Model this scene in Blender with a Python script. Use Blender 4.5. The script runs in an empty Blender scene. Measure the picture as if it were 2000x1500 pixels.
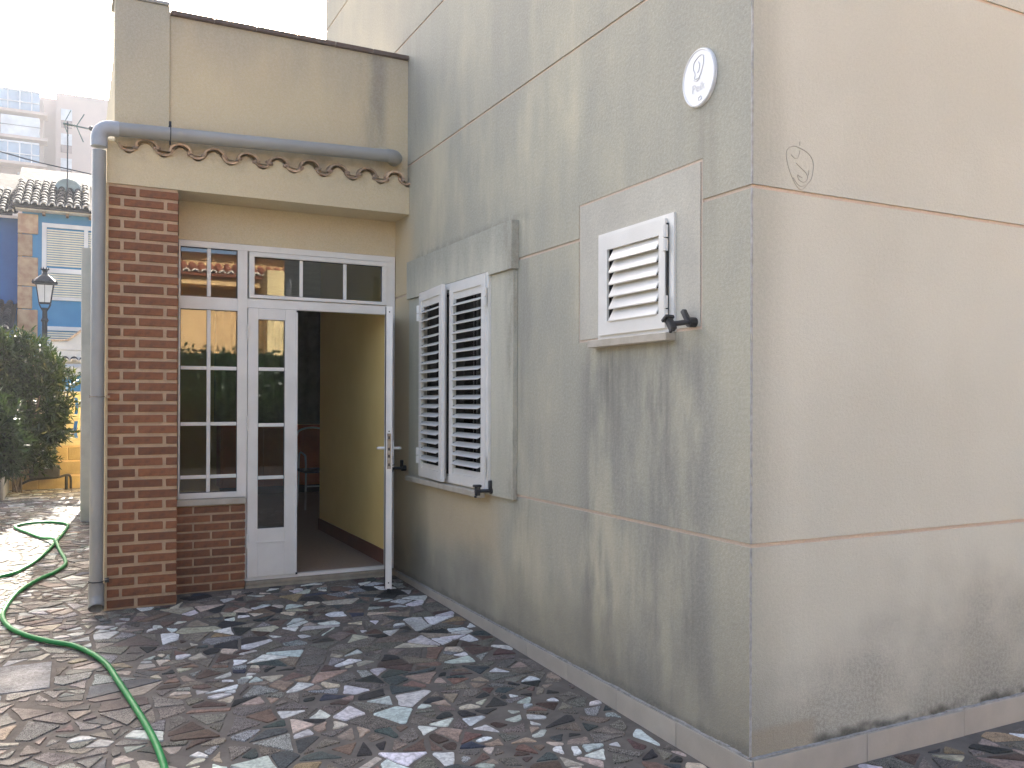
import bpy, bmesh, math, random
from mathutils import Vector, Matrix, noise as mnoise
S = bpy.context.scene
C = S.collection
R = math.radians
rnd = random.Random(7)

# ---------------------------------------------------------------- camera, light, exposure
CX, CY, CZ = -2.2613, -2.4813, 1.45
YAW, PIT, ROL, FPX, PPY = R(26.8497), R(0.178), R(0.2097), 1686.455, 778.35
cd = bpy.data.cameras.new('camera'); cam = bpy.data.objects.new('camera', cd); C.objects.link(cam)
fw = Vector((math.sin(YAW)*math.cos(PIT), math.cos(YAW)*math.cos(PIT), math.sin(PIT)))
rt0 = Vector((math.cos(YAW), -math.sin(YAW), 0)); up0 = rt0.cross(fw)
rt = rt0*math.cos(ROL)+up0*math.sin(ROL); up = up0*math.cos(ROL)-rt0*math.sin(ROL)
cam.matrix_world = Matrix(((rt.x, up.x, -fw.x, CX), (rt.y, up.y, -fw.y, CY), (rt.z, up.z, -fw.z, CZ), (0, 0, 0, 1)))
cd.sensor_width = 36; cd.lens = 36*FPX/2000; cd.shift_y = (PPY-750)/2000
cd.clip_start = .05; cd.clip_end = 2000
S.camera = cam

SUN_EL, SUN_AZ = R(30), R(5.4)
w = bpy.data.worlds.new('World'); S.world = w; w.use_nodes = True
nt = w.node_tree; bg = nt.nodes['Background']
sky = nt.nodes.new('ShaderNodeTexSky'); sky.sky_type = 'NISHITA'; sky.sun_disc = False
sky.sun_elevation = SUN_EL; sky.sun_rotation = SUN_AZ; sky.dust_density = 5; sky.air_density = .65; sky.ozone_density = .2
nt.links.new(sky.outputs[0], bg.inputs[0]); bg.inputs[1].default_value = .15
sd = bpy.data.lights.new('sun', 'SUN'); sun = bpy.data.objects.new('sun', sd); C.objects.link(sun)
sd.energy = 5; sd.angle = R(.5); sd.color = (1, .93, .82)
sdir = Vector((math.sin(SUN_AZ)*math.cos(SUN_EL), math.cos(SUN_AZ)*math.cos(SUN_EL), math.sin(SUN_EL)))
sun.rotation_euler = sdir.to_track_quat('Z', 'Y').to_euler(); sun.location = (0, 20, 30)
S.view_settings.view_transform = 'Standard'; S.view_settings.look = 'None'
S.view_settings.exposure = 2.3; S.view_settings.gamma = 1
try: S.view_settings.use_curve_mapping = False
except Exception: pass
S.cycles.use_denoising = True
S.cycles.max_bounces = 8; S.cycles.diffuse_bounces = 5; S.cycles.transparent_max_bounces = 12
S.cycles.volume_bounces = 1

# ---------------------------------------------------------------- helpers
def prop(o, label=None, cat=None, group=None, kind=None):
    if label: o['label'] = label
    if cat: o['category'] = cat
    if group: o['group'] = group
    if kind: o['kind'] = kind
    return o
def link(name, me, parent=None, loc=None):
    o = bpy.data.objects.new(name, me); C.objects.link(o)
    if parent: o.parent = parent
    if loc: o.location = loc
    return o
def empty(name, label, cat, group=None, loc=(0, 0, 0)):
    o = link(name, None, None, loc); o.empty_display_size = .1
    return prop(o, label, cat, group)
def mesh(bm, name, m, smooth=False):
    me = bpy.data.meshes.new(name)
    bmesh.ops.recalc_face_normals(bm, faces=bm.faces)
    bm.to_mesh(me); bm.free()
    if m: me.materials.append(m)
    if smooth:
        me.polygons.foreach_set('use_smooth', [True]*len(me.polygons))
        try: me.set_sharp_from_angle(angle=R(40))
        except Exception: pass
    return me
def obj(name, bm, m, parent=None, smooth=False, loc=None):
    return link(name, mesh(bm, name, m, smooth), parent, loc)
def box(bm, x0, y0, z0, x1, y1, z1, bev=0, M=None):
    x0, x1 = min(x0, x1), max(x0, x1); y0, y1 = min(y0, y1), max(y0, y1); z0, z1 = min(z0, z1), max(z0, z1)
    v = [bm.verts.new((x, y, z)) for x in (x0, x1) for y in (y0, y1) for z in (z0, z1)]
    f = [bm.faces.new([v[i] for i in q]) for q in ((0, 1, 3, 2), (4, 6, 7, 5), (0, 4, 5, 1), (2, 3, 7, 6), (0, 2, 6, 4), (1, 5, 7, 3))]
    if bev:
        es = list({e for q in f for e in q.edges})
        r = bmesh.ops.bevel(bm, geom=es, offset=bev, segments=1, affect='EDGES')
        v = list({x for q in r['faces'] for x in q.verts})
    if M: bmesh.ops.transform(bm, matrix=M, verts=v)
    return v
def B(*a, **k):
    bm = bmesh.new(); box(bm, *a, **k); return bm
def boxes(lst, bev=0):
    bm = bmesh.new()
    for b in lst: box(bm, *b, bev=bev)
    return bm
def tube(bm, pts, r, n=8, cap=True, rs=None):
    pts = [Vector(p) for p in pts]; rings = []
    prev = None
    for i, p in enumerate(pts):
        t = (pts[min(i+1, len(pts)-1)]-pts[max(i-1, 0)]).normalized()
        if prev is None:
            a = Vector((0, 0, 1)) if abs(t.z) < .9 else Vector((1, 0, 0))
            u = t.cross(a).normalized()
        else:
            u = (prev-t*prev.dot(t)).normalized()
        prev = u; v = t.cross(u)
        rr = rs[i] if rs else r
        rings.append([bm.verts.new(p+(u*math.cos(2*math.pi*k/n)+v*math.sin(2*math.pi*k/n))*rr) for k in range(n)])
    for a, b in zip(rings, rings[1:]):
        for k in range(n): bm.faces.new((a[k], a[(k+1) % n], b[(k+1) % n], b[k]))
    if cap:
        bm.faces.new(rings[0]); bm.faces.new(rings[-1])
def T(pts, r, n=8, **k):
    bm = bmesh.new(); tube(bm, pts, r, n, **k); return bm
def smooth_path(pts, k=6):
    P = [Vector(p) for p in pts]; out = []
    for i in range(len(P)-1):
        a, b, c, d = P[max(i-1, 0)], P[i], P[i+1], P[min(i+2, len(P)-1)]
        for j in range(k):
            t = j/k
            out.append(.5*((2*b)+(c-a)*t+(2*a-5*b+4*c-d)*t*t+(3*b-a-3*c+d)*t**3))
    return out+[P[-1]]
def cellwall(us, vs, hole, a0, a1, axis):
    """slab with rectangular openings; us, vs = cut lines, hole(u,v) true where open. axis 'X': u=Y, plane X; axis 'Y': u=X."""
    us = sorted(set(us)); vs = sorted(set(vs)); bm = bmesh.new(); cache = {}
    def V(i, j, a):
        k = (i, j, a)
        if k not in cache:
            cache[k] = bm.verts.new((a, us[i], vs[j]) if axis == 'X' else (us[i], a, vs[j]))
        return cache[k]
    nu, nv = len(us)-1, len(vs)-1
    fill = lambda i, j: 0 <= i < nu and 0 <= j < nv and not hole((us[i]+us[i+1])/2, (vs[j]+vs[j+1])/2)
    for i in range(nu):
        for j in range(nv):
            if not fill(i, j): continue
            for a in (a0, a1): bm.faces.new((V(i, j, a), V(i+1, j, a), V(i+1, j+1, a), V(i, j+1, a)))
            for di, dj, p, q in ((-1, 0, (i, j), (i, j+1)), (1, 0, (i+1, j), (i+1, j+1)), (0, -1, (i, j), (i+1, j)), (0, 1, (i, j+1), (i+1, j+1))):
                if not fill(i+di, j+dj):
                    bm.faces.new((V(*p, a0), V(*q, a0), V(*q, a1), V(*p, a1)))
    return bm
def inr(u, v, r): return r[0] < u < r[1] and r[2] < v < r[3]

# node helper -----------------------------------------------------
class NT:
    def __init__(s, name, rough=.6):
        s.m = bpy.data.materials.new(name); s.m.use_nodes = True; s.t = s.m.node_tree
        s.b = s.t.nodes['Principled BSDF']; s.b.inputs['Roughness'].default_value = rough
        s.b.inputs['Specular IOR Level'].default_value = .3
        s._pos = None
    def n(s, ty): return s.t.nodes.new(ty)
    def set(s, sock, v):
        if isinstance(v, bpy.types.NodeSocket): s.t.links.new(v, sock)
        elif isinstance(v, (tuple, list)) and len(v) == 3 and sock.type == 'RGBA': sock.default_value = (*v, 1)
        else: sock.default_value = v
    @property
    def pos(s):
        if s._pos is None:
            s._pos = s.n('ShaderNodeTexCoord').outputs['Object']
        return s._pos
    def map(s, sc, loc=(0, 0, 0)):
        m = s.n('ShaderNodeMapping'); s.t.links.new(s.pos, m.inputs[0]); m.inputs['Scale'].default_value = sc
        m.inputs['Location'].default_value = loc
        return m.outputs[0]
    def noise(s, scale, detail=4, vec=None, rough=.55, dist=0):
        n = s.n('ShaderNodeTexNoise'); n.inputs['Scale'].default_value = scale; n.inputs['Detail'].default_value = detail
        n.inputs['Roughness'].default_value = rough; n.inputs['Distortion'].default_value = dist
        s.t.links.new(vec if vec is not None else s.pos, n.inputs['Vector']); return n.outputs['Fac']
    def ramp(s, x, a, b, lo=0., hi=1.):
        r = s.n('ShaderNodeMapRange'); r.interpolation_type = 'SMOOTHSTEP'
        s.set(r.inputs['Value'], x)
        if a <= b: v = (a, b, lo, hi)
        else: v = (b, a, hi, lo)
        for k, q in zip(('From Min', 'From Max', 'To Min', 'To Max'), v): r.inputs[k].default_value = q
        return r.outputs[0]
    def math(s, op, a, b=0., clamp=False):
        m = s.n('ShaderNodeMath'); m.operation = op; m.use_clamp = clamp; s.set(m.inputs[0], a); s.set(m.inputs[1], b); return m.outputs[0]
    def mul(s, *a):
        r = a[0]
        for x in a[1:]: r = s.math('MULTIPLY', r, x)
        return r
    def add(s, *a):
        r = a[0]
        for x in a[1:]: r = s.math('ADD', r, x)
        return r
    def mix(s, f, a, b, mode='MIX'):
        m = s.n('ShaderNodeMix'); m.data_type = 'RGBA'; m.blend_type = mode
        s.set(m.inputs[0], f); s.set(m.inputs[6], a); s.set(m.inputs[7], b); return m.outputs[2]
    def xyz(s):
        x = s.n('ShaderNodeSeparateXYZ'); s.t.links.new(s.pos, x.inputs[0]); return x.outputs
    def col(s, c): s.set(s.b.inputs['Base Color'], c); return s
    def bump(s, h, dist=.002, strength=1.):
        b = s.n('ShaderNodeBump'); b.inputs['Distance'].default_value = dist; b.inputs['Strength'].default_value = strength
        s.set(b.inputs['Height'], h); s.t.links.new(b.outputs[0], s.b.inputs['Normal']); return s
def simple(name, c, c2=None, scale=6, rough=.6, bump=0, bscale=80, metal=0, objvar=0, spec=.3, detail=5):
    s = NT(name, rough); s.b.inputs['Specular IOR Level'].default_value = spec; s.b.inputs['Metallic'].default_value = metal
    c2 = c2 or tuple(x*.75 for x in c)
    k = s.mix(s.ramp(s.noise(scale, detail), .3, .7), c, c2)
    if objvar:
        oi = s.n('ShaderNodeObjectInfo'); h = s.n('ShaderNodeHueSaturation'); s.set(h.inputs['Color'], k)
        s.set(h.inputs['Value'], s.ramp(oi.outputs['Random'], 0, 1, 1-objvar, 1+objvar)); k = h.outputs[0]
    s.col(k)
    if bump: s.bump(s.noise(bscale, 4), bump)
    return s.m

# ---------------------------------------------------------------- materials
def plaster(name, kind):
    s = NT(name, .92); s.b.inputs['Specular IOR Level'].default_value = .12
    x, y, z = s.xyz()
    fine = s.noise(260, 3); grain = s.noise(70, 4)
    if kind == 'side':
        st = s.noise(1.6, 7, s.map((1, 1.3, .42)), .6)
        st2 = s.noise(4.5, 6, s.map((1, 1.0, .26), (3, 1, 7)), .6)
        big = s.noise(.75, 4, s.map((1, 1, 1), (5, 2, 0)))
        yel = (.64, .525, .33); cream = (.61, .56, .40); green = (.49, .46, .345); grey = (.33, .327, .285); dark = (.135, .132, .115)
        a = s.ramp(st, .36, .64); b = s.ramp(s.add(s.mul(big, .6), s.mul(st2, .4)), .40, .60)
        c = s.mix(a, cream, green)
        c = s.mix(s.mul(b, .62), c, grey)
        # grey run-off near the corner and high on the wall
        cor = s.mul(s.ramp(s.add(y, s.mul(s.add(st2, -.5), 1.2)), 1.1, -.1), s.ramp(z, 1.2, 3.0, .35, 1))
        c = s.mix(s.mul(cor, .85), c, grey)
        und = s.mul(s.ramp(y, .12, .3), s.ramp(y, 1.35, 1.1), s.ramp(z, 1.75, 1.6), s.ramp(st2, .35, .6), .6)
        c = s.mix(und, c, (.27, .27, .24))
        up_ = s.mul(s.ramp(s.add(z, s.mul(s.add(st, -.5), 1.6)), 2.6, 4.2), .6)
        c = s.mix(up_, c, grey)
        # clean, yellower paint sheltered beside the door and under the big sill
        shel = s.ramp(s.add(y, s.mul(s.add(st2, -.5), .35)), 3.45, 3.8)
        shel = s.mul(shel, s.ramp(z, 3.0, 2.7))
        us = s.mul(s.ramp(y, 2.0, 2.35), s.ramp(z, .35, .62), s.ramp(z, .92, .88))
        c = s.mix(s.math('MAXIMUM', shel, s.mul(us, .75)), c, yel)
        # dark run-off under the small window and off its stay
        drip = s.ramp(s.noise(20, 3, s.map((1, 1, .035), (0, 4, 2))), .46, .60, .55, 1)
        def run(y0, y1, zt, zb, amt):
            m = s.mul(s.ramp(y, y0-.12, y0+.06), s.ramp(y, y1+.12, y1-.06), s.ramp(z, zt+.02, zt-.04), s.ramp(z, zb, zb+.55), s.ramp(st2, .34, .66), drip, amt, .95)
            return m
        d = s.add(run(.95, 1.16, 1.76, .15, .55), run(.33, .62, 1.76, .1, .55), run(.5, 1.0, 1.72, 1.0, .55), run(.24, .34, 2.68, 1.9, .5), run(1.75, 1.95, .92, .2, .55), run(1.78, 1.88, 2.45, 1.0, .5), run(3.55, 3.9, 4.3, 3.0, .3))
        # mould rising from the skirting
        rise = s.mul(s.ramp(s.add(z, s.mul(s.add(s.noise(2.2, 5), -.5), .9)), .72, .05), .62)
        d = s.add(d, rise, s.mul(s.ramp(s.add(z, s.mul(s.add(s.noise(9, 5), -.5), .1)), .17, .11), .5))
        # grime on top of the hood
        hood = s.mul(s.ramp(y, 1.7, 1.95), s.ramp(y, 3.7, 3.5), s.ramp(z, 2.42, 2.485), s.ramp(z, 2.56, 2.49), s.ramp(s.noise(14, 4), .3, .6), .5)
        d = s.math('MINIMUM', s.mul(s.add(d, hood), s.ramp(s.add(s.mul(grain, .6), s.mul(fine, .4)), .40, .62, .65, 1.15)), .8)
        c = s.mix(d, c, dark)
    elif kind == 'front':
        big = s.noise(.9, 4); st = s.noise(2.0, 6, s.map((1.5, 1, .35)))
        c = s.mix(s.ramp(big, .35, .65), (.66, .65, .54), (.60, .59, .485))
        edge = s.mul(s.ramp(s.add(x, s.mul(s.add(st, -.5), .3)), .25, 0), .5)
        c = s.mix(edge, c, (.33, .335, .265))
        rise = s.ramp(s.add(z, s.mul(x, -.12), s.mul(s.add(s.noise(2.0, 5), -.5), 1.1)), .62, .02)
        c = s.mix(s.mul(rise, s.ramp(s.add(s.mul(grain, .6), s.mul(fine, .4)), .40, .62, .45, 1), .78), c, (.14, .14, .13))
        patch = s.mul(s.ramp(x, .36, .3), s.ramp(z, .235, .2), .5)
        c = s.mix(patch, c, (.36, .30, .20))
        c = s.mix(s.mul(s.ramp(s.add(z, s.mul(s.add(s.noise(11, 5), -.5), .08)), .165, .125), s.ramp(s.noise(6, 3), .35, .55), s.ramp(x, .28, .36), .85), c, (.05, .05, .04))
    elif kind == 'annex':
        st = s.noise(2.4, 6, s.map((1.4, 1, .3))); big = s.noise(1.2, 4)
        c = s.mix(s.ramp(big, .35, .65), (.68, .575, .365), (.63, .53, .34))
        hi = s.mul(s.ramp(s.add(z, s.mul(s.add(st, -.5), .9)), 3.55, 4.15), .6)
        c = s.mix(hi, c, (.36, .33, .27))
        p = s.mul(s.ramp(x, -1.66, -1.72), s.ramp(z, 3.1, 3.6), .4)
        c = s.mix(p, c, (.42, .42, .35))
        r1 = s.mul(s.ramp(x, -.42, -.33), s.ramp(x, -.14, -.22), s.ramp(z, 3.1, 3.3), s.ramp(st, .3, .6), .6)
        c = s.mix(r1, c, (.20, .19, .17))
        # soot at the tile edge
        t = s.mul(s.ramp(z, 2.98, 3.14), s.ramp(z, 3.36, 3.2), s.ramp(s.noise(6, 4), .42, .62), .38)
        c = s.mix(t, c, (.20, .15, .10))
        c = s.mix(s.mul(s.ramp(z, .4, .1), .35), c, (.25, .22, .17))
    elif kind == 'groove':
        c = s.mix(s.noise(3), (.70, .55, .43), (.60, .48, .37))
    elif kind == 'trim':
        st = s.noise(3.2, 6, s.map((1, 1.5, .25)))
        c = s.mix(s.ramp(st, .35, .65), (.60, .575, .455), (.50, .485, .385))
        zt = s.mul(s.ramp(s.add(z, s.mul(s.add(st, -.5), .4)), 2.2, 2.45), .6)
        c = s.mix(s.mul(zt, .6), c, (.22, .225, .20))
        c = s.mix(s.mul(s.ramp(y, 2.04, 1.95), s.ramp(s.noise(5, 5, s.map((1, 1, .4))), .4, .62), .55), c, (.22, .19, .15))
        c = s.mix(s.mul(s.ramp(y, 1.3, 1.2), .75), c, (.56, .53, .45))
    c = s.mix(s.ramp(fine, .3, .7, 0, .22), c, (.10, .10, .09), 'MIX')
    c = s.mix(s.ramp(grain, .35, .7, 0, .12), c, (.75, .72, .62))
    s.col(c)
    s.bump(s.add(s.mul(fine, .6), grain, s.mul(s.noise(4, 3), 2.0)), .0022)
    return s.m
M_side = plaster('stained_render', 'side'); M_front = plaster('beige_render', 'front'); M_annex = plaster('cream_render', 'annex')
M_groove = plaster('groove_render', 'groove'); M_trim = plaster('trim_render', 'trim')
M_white = simple('white_aluminium', (.78, .76, .70), (.71, .69, .63), 5, .38, .0003, 200, spec=.5)
M_whited = simple('white_aluminium_inner', (.60, .60, .58), (.5, .5, .48), 5, .5)
M_gask = simple('black_gasket', (.02, .02, .02), None, 5, .6)
M_black = simple('black_plastic', (.012, .012, .014), (.03, .03, .03), 30, .45, .001, 60, spec=.5)
M_pipe = simple('grey_pipe', (.315, .32, .30), (.27, .275, .26), 3, .42, .0004, 30, spec=.45)
M_pipel = simple('pale_grey_elbow', (.40, .42, .44), (.33, .35, .37), 8, .45)
M_pale = simple('pale_grey_render', (.50, .50, .46), (.40, .40, .37), 4, .9, .003)
M_dark = simple('dark_void', (.012, .012, .012), None, 5, .9)
def brickmat():
    s = NT('red_brick', .85); oi = s.n('ShaderNodeObjectInfo').outputs['Random']
    c = s.mix(oi, (.29, .118, .055), (.185, .080, .042))
    c = s.mix(s.ramp(s.noise(22, 6), .4, .75, 0, .5), c, (.085, .045, .035))
    c = s.mix(s.ramp(s.noise(160, 2), .55, .8, 0, .35), c, (.30, .16, .11))
    s.col(c); s.bump(s.add(s.noise(60, 5), s.mul(s.noise(240, 2), .5)), .002); return s.m
M_brick = brickmat()
M_mortar = simple('brick_mortar', (.56, .40, .255), (.46, .335, .22), 14, .95, .004, 55)
M_tile = simple('clay_roof_tile', (.58, .43, .29), (.33, .235, .16), 18, .85, .003, 50, objvar=.3)
M_coping = simple('brown_coping', (.11, .075, .062), (.085, .06, .052), 10, .6)
M_sillst = simple('sill_stone', (.50, .46, .38), (.42, .37, .29), 12, .6, .001)
M_step = simple('worn_concrete_step', (.36, .31, .23), (.25, .22, .17), 9, .85, .003, 60)
M_skirt = simple('skirting_tile', (.47, .435, .37), (.41, .38, .325), 7, .5, .0008, 60, objvar=.05)
M_bead = simple('mortar_bead', (.42, .42, .41), (.28, .28, .26), 30, .9, .004, 60)
M_grout = simple('paving_mortar', (.175, .157, .135), (.125, .112, .097), 9, .95, .003, 70, detail=8, spec=.08)
M_hose = simple('green_hose', (.012, .25, .07), (.010, .20, .055), 14, .55, .0006, 90, spec=.25)
M_iwall = simple('interior_yellow_wall', (.90, .69, .26), (.86, .65, .24), 3, .85, .002, 60)
M_ibrown = simple('brown_skirting', (.13, .045, .028), None, 6, .4)
M_ifloor = simple('interior_terrazzo_floor', (.36, .27, .20), (.28, .21, .16), 40, .35, 0)
M_curt = simple('dark_green_curtain', (.22, .27, .21), (.16, .20, .15), 8, .9)
M_lace = simple('grey_lace_curtain', (.50, .54, .58), (.4, .43, .46), 20, .9)
M_cab = simple('orange_cabinet', (.62, .17, .05), (.5, .13, .04), 4, .5)
M_orange = simple('orange_render', (.60, .40, .20), (.55, .36, .18), 3, .9, .003)
M_yellowh = simple('pale_yellow_render', (.66, .52, .28), None, 3, .9)
M_redroof = simple('red_roof_tile', (.38, .13, .07), (.24, .09, .06), 9, .8, objvar=.2)
M_palet = simple('mortared_tile_end', (.70, .66, .58), (.55, .5, .43), 12, .8)
M_blue = simple('blue_render', (.05, .20, .36), (.042, .175, .33), 2.5, .9, .003)
M_blued = simple('deep_blue_render', (.022, .10, .29), (.02, .085, .25), 2.5, .9, .003)
M_quoin = simple('sandstone_quoin', (.36, .265, .165), (.25, .15, .095), 5, .85, .004, objvar=.3)
M_ivory = simple('ivory_shutter', (.62, .59, .48), (.55, .52, .42), 5, .5)
M_greytile = simple('dark_lichen_tile', (.06, .055, .056), (.03, .028, .03), 7, .85, .003, 40, objvar=.25, spec=.05)
M_block = simple('ochre_block', (.38, .29, .16), (.29, .22, .12), 7, .9, .005, 45, objvar=.12)
M_blockp = simple('pale_yellow_block', (.55, .49, .34), (.46, .41, .29), 7, .9, .005, 45, objvar=.1)
M_apt = simple('pink_brick_facade', (.50, .37, .30), (.44, .33, .27), .3, .9)
M_aptw = simple('pale_balcony_panel', (.62, .62, .60), None, 1, .6)
M_aptg = simple('balcony_glass', (.10, .15, .20), (.2, .28, .34), .5, .12, spec=.8)
M_rail = simple('dark_metal', (.03, .035, .045), None, 8, .45, metal=.3)
M_iron = simple('lamp_iron', (.012, .018, .03), None, 9, .6, spec=.15)
M_lglass = simple('frosted_lamp_glass', (.42, .46, .52), (.34, .38, .44), 4, .3)
M_chair = simple('chair_tube', (.62, .60, .55), None, 4, .3)
M_steel = simple('steel', (.35, .33, .30), (.22, .17, .12), 30, .35, metal=.8)
M_plaque = simple('plaque_enamel', (.72, .73, .73), (.69, .70, .70), 4, .25, spec=.5)
M_print = simple('plaque_print', (.64, .65, .655), None, 4, .4)
M_rock = simple('rubble', (.35, .31, .25), (.25, .22, .18), 6, .9, .01, 10)
def glassmat():
    s = NT('window_glass', .02); t = s.t; t.nodes.remove(s.b)
    tr = t.nodes.new('ShaderNodeBsdfTransparent'); tr.inputs[0].default_value = (.80, .84, .82, 1)
    gl = t.nodes.new('ShaderNodeBsdfGlossy'); gl.inputs['Roughness'].default_value = .01; gl.inputs[0].default_value = (.95, .97, 1, 1)
    fr = t.nodes.new('ShaderNodeFresnel'); fr.inputs[0].default_value = 1.65
    mx = t.nodes.new('ShaderNodeMixShader'); t.links.new(fr.outputs[0], mx.inputs[0]); t.links.new(tr.outputs[0], mx.inputs[1]); t.links.new(gl.outputs[0], mx.inputs[2])
    t.links.new(mx.outputs[0], t.nodes['Material Output'].inputs[0]); return s.m
M_glass = glassmat()
def leafmat(name, a, b, rough=.4, trans=.3):
    s = NT(name, rough); t = s.t
    g = t.nodes.new('ShaderNodeNewGeometry')
    c = s.mix(g.outputs['Random Per Island'], a, b); s.col(c); s.b.inputs['Specular IOR Level'].default_value = .5
    tl = t.nodes.new('ShaderNodeBsdfTranslucent'); s.set(tl.inputs[0], s.mix(.5, c, (.12, .2, .03)))
    mx = t.nodes.new('ShaderNodeMixShader'); mx.inputs[0].default_value = trans
    t.links.new(s.b.outputs[0], mx.inputs[1]); t.links.new(tl.outputs[0], mx.inputs[2]); t.links.new(mx.outputs[0], t.nodes['Material Output'].inputs[0])
    return s.m
M_leaf = leafmat('oleander_leaf', (.010, .024, .009), (.034, .055, .020), .25, .10)
M_yucca = leafmat('yucca_leaf', (.05, .10, .04), (.14, .19, .08), .4, .2)
M_wood = simple('bark', (.16, .12, .09), (.10, .08, .06), 20, .9, .004)
def stonemat():
    s = NT('paving_stone_mix', .55); s.b.inputs['Specular IOR Level'].default_value = .12
    a = s.n('ShaderNodeAttribute'); a.attribute_name = 'tone'
    c = a.outputs['Color']; sp = a.outputs['Alpha']
    v = s.ramp(s.noise(230, 2, rough=.7), .40, .60, -.75, .75)
    v2 = s.ramp(s.noise(28, 5, dist=1.5), .3, .7, -.28, .28)
    k = s.add(1.0, s.mul(v, sp), v2)
    h = s.n('ShaderNodeHueSaturation'); s.set(h.inputs['Color'], c); s.set(h.inputs['Value'], k)
    dirt = s.ramp(s.noise(3.2, 8), .40, .75, .02, .45)
    s.col(s.mix(dirt, h.outputs[0], (.10, .088, .075)))
    s.set(s.b.inputs['Roughness'], s.ramp(s.noise(5, 4), .3, .7, .55, .85))
    s.bump(s.add(s.noise(35, 4), s.mul(s.noise(180, 2), .3)), .0012); return s.m
M_stone = stonemat()

# ---------------------------------------------------------------- the ground
def gz(y): return .02*min(max(y, 0), 4.0)
bm = bmesh.new()
ys = [-60, -20, -5, 0, 1, 2, 3, 4, 8, 12.5, 40, 160]; xs = [-80, -20, -5, -2, 0, 3, 10, 40, 80]
vv = [[bm.verts.new((x, y, gz(y)-.004)) for x in xs] for y in ys]
for i in range(len(ys)-1):
    for j in range(len(xs)-1): bm.faces.new((vv[i][j], vv[i][j+1], vv[i+1][j+1], vv[i+1][j]))
ground = prop(obj('ground', bm, M_grout), kind='structure')
bm = bmesh.new()
ys = [-.6, 0, .5, 1, 1.5, 2, 2.5, 3, 3.5, 4, 12.44]; xs = [-3.8, -2, 0, 3.6]
vv = [[bm.verts.new((x, y, gz(y))) for x in xs] for y in ys]
for i in range(len(ys)-1):
    for j in range(len(xs)-1): bm.faces.new((vv[i][j], vv[i][j+1], vv[i+1][j+1], vv[i+1][j]))
pave = prop(obj('pavement', bm, M_grout), kind='structure')

def clip(poly, px, py, nx, ny):
    out = []; n = len(poly)
    for i in range(n):
        a, b = poly[i], poly[(i+1) % n]
        da = (a[0]-px)*nx+(a[1]-py)*ny; db = (b[0]-px)*nx+(b[1]-py)*ny
        if da >= 0: out.append(a)
        if (da >= 0) != (db >= 0):
            t = da/(da-db); out.append((a[0]+(b[0]-a[0])*t, a[1]+(b[1]-a[1])*t))
    return out
def area(p): return abs(sum(p[i][0]*p[(i+1) % len(p)][1]-p[(i+1) % len(p)][0]*p[i][1] for i in range(len(p))))/2
def cen(p): return (sum(a[0] for a in p)/len(p), sum(a[1] for a in p)/len(p))
def inset(p, d):
    c = cen(p); q = list(p)
    for i in range(len(p)):
        a, b = p[i], p[(i+1) % len(p)]
        ex, ey = b[0]-a[0], b[1]-a[1]; L = math.hypot(ex, ey)
        if L < 1e-6: continue
        nx, ny = -ey/L, ex/L
        if (c[0]-a[0])*nx+(c[1]-a[1])*ny < 0: nx, ny = -nx, -ny
        dd = d*rnd.uniform(.6, 1.5)
        q = clip(q, a[0]+nx*dd, a[1]+ny*dd, nx, ny)
        if len(q) < 3: return []
    return q
def proj(x, y, z):
    d = Vector((x, y, z))-Vector((CX, CY, CZ)); k = d.dot(fw)
    if k <= .05: return None
    return (1000+FPX*d.dot(rt)/k, PPY-FPX*d.dot(up)/k, k)
def split(p, out, lim):
    a = area(p)
    if a < lim or a < .006: out.append(p); return
    c = cen(p); best = 0; ang = 0
    for i in range(len(p)):
        for j in range(i):
            d = math.hypot(p[i][0]-p[j][0], p[i][1]-p[j][1])
            if d > best: best = d; ang = math.atan2(p[i][1]-p[j][1], p[i][0]-p[j][0])
    ang += rnd.gauss(0, .28)
    k = rnd.uniform(-.14, .14)*best
    px, py = c[0]+math.cos(ang)*k, c[1]+math.sin(ang)*k
    for sg in (1, -1):
        q = clip(p, px, py, sg*math.cos(ang), sg*math.sin(ang))
        if len(q) >= 3: split(q, out, lim*rnd.uniform(.75, 1.3))
seeds = {}
g = .31; AN = 1.12
for i in range(-2, 24):
    for j in range(-4, 54):
        seeds[i, j] = (-3.8+(i+rnd.uniform(.02, .98))*g*1.1, -.9+(j+rnd.uniform(.02, .98))*g)
polys = []
DOM = [(-3.75, .0-.55), (2.7, -.55), (2.7, 12.4), (-3.75, 12.4)]
for (i, j), s0 in seeds.items():
    if not (-1 <= i < 22 and -2 <= j < 53): continue
    p = [(s0[0]-.8, s0[1]-.8), (s0[0]+.8, s0[1]-.8), (s0[0]+.8, s0[1]+.8), (s0[0]-.8, s0[1]+.8)]
    for di in range(-2, 3):
        for dj in range(-2, 3):
            o = seeds.get((i+di, j+dj))
            if o is None or (di == 0 and dj == 0): continue
            mx_, my_ = (s0[0]+o[0])/2, (s0[1]+o[1])/2
            p = clip(p, mx_, my_, s0[0]-o[0], s0[1]-o[1])
            if len(p) < 3: break
        if len(p) < 3: break
    if len(p) < 3: continue
    out = []; split(p, out, rnd.choice((.010, .014, .018, .024, .034)))
    polys += [[(a, b/AN) for a, b in q] for q in out]
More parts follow.
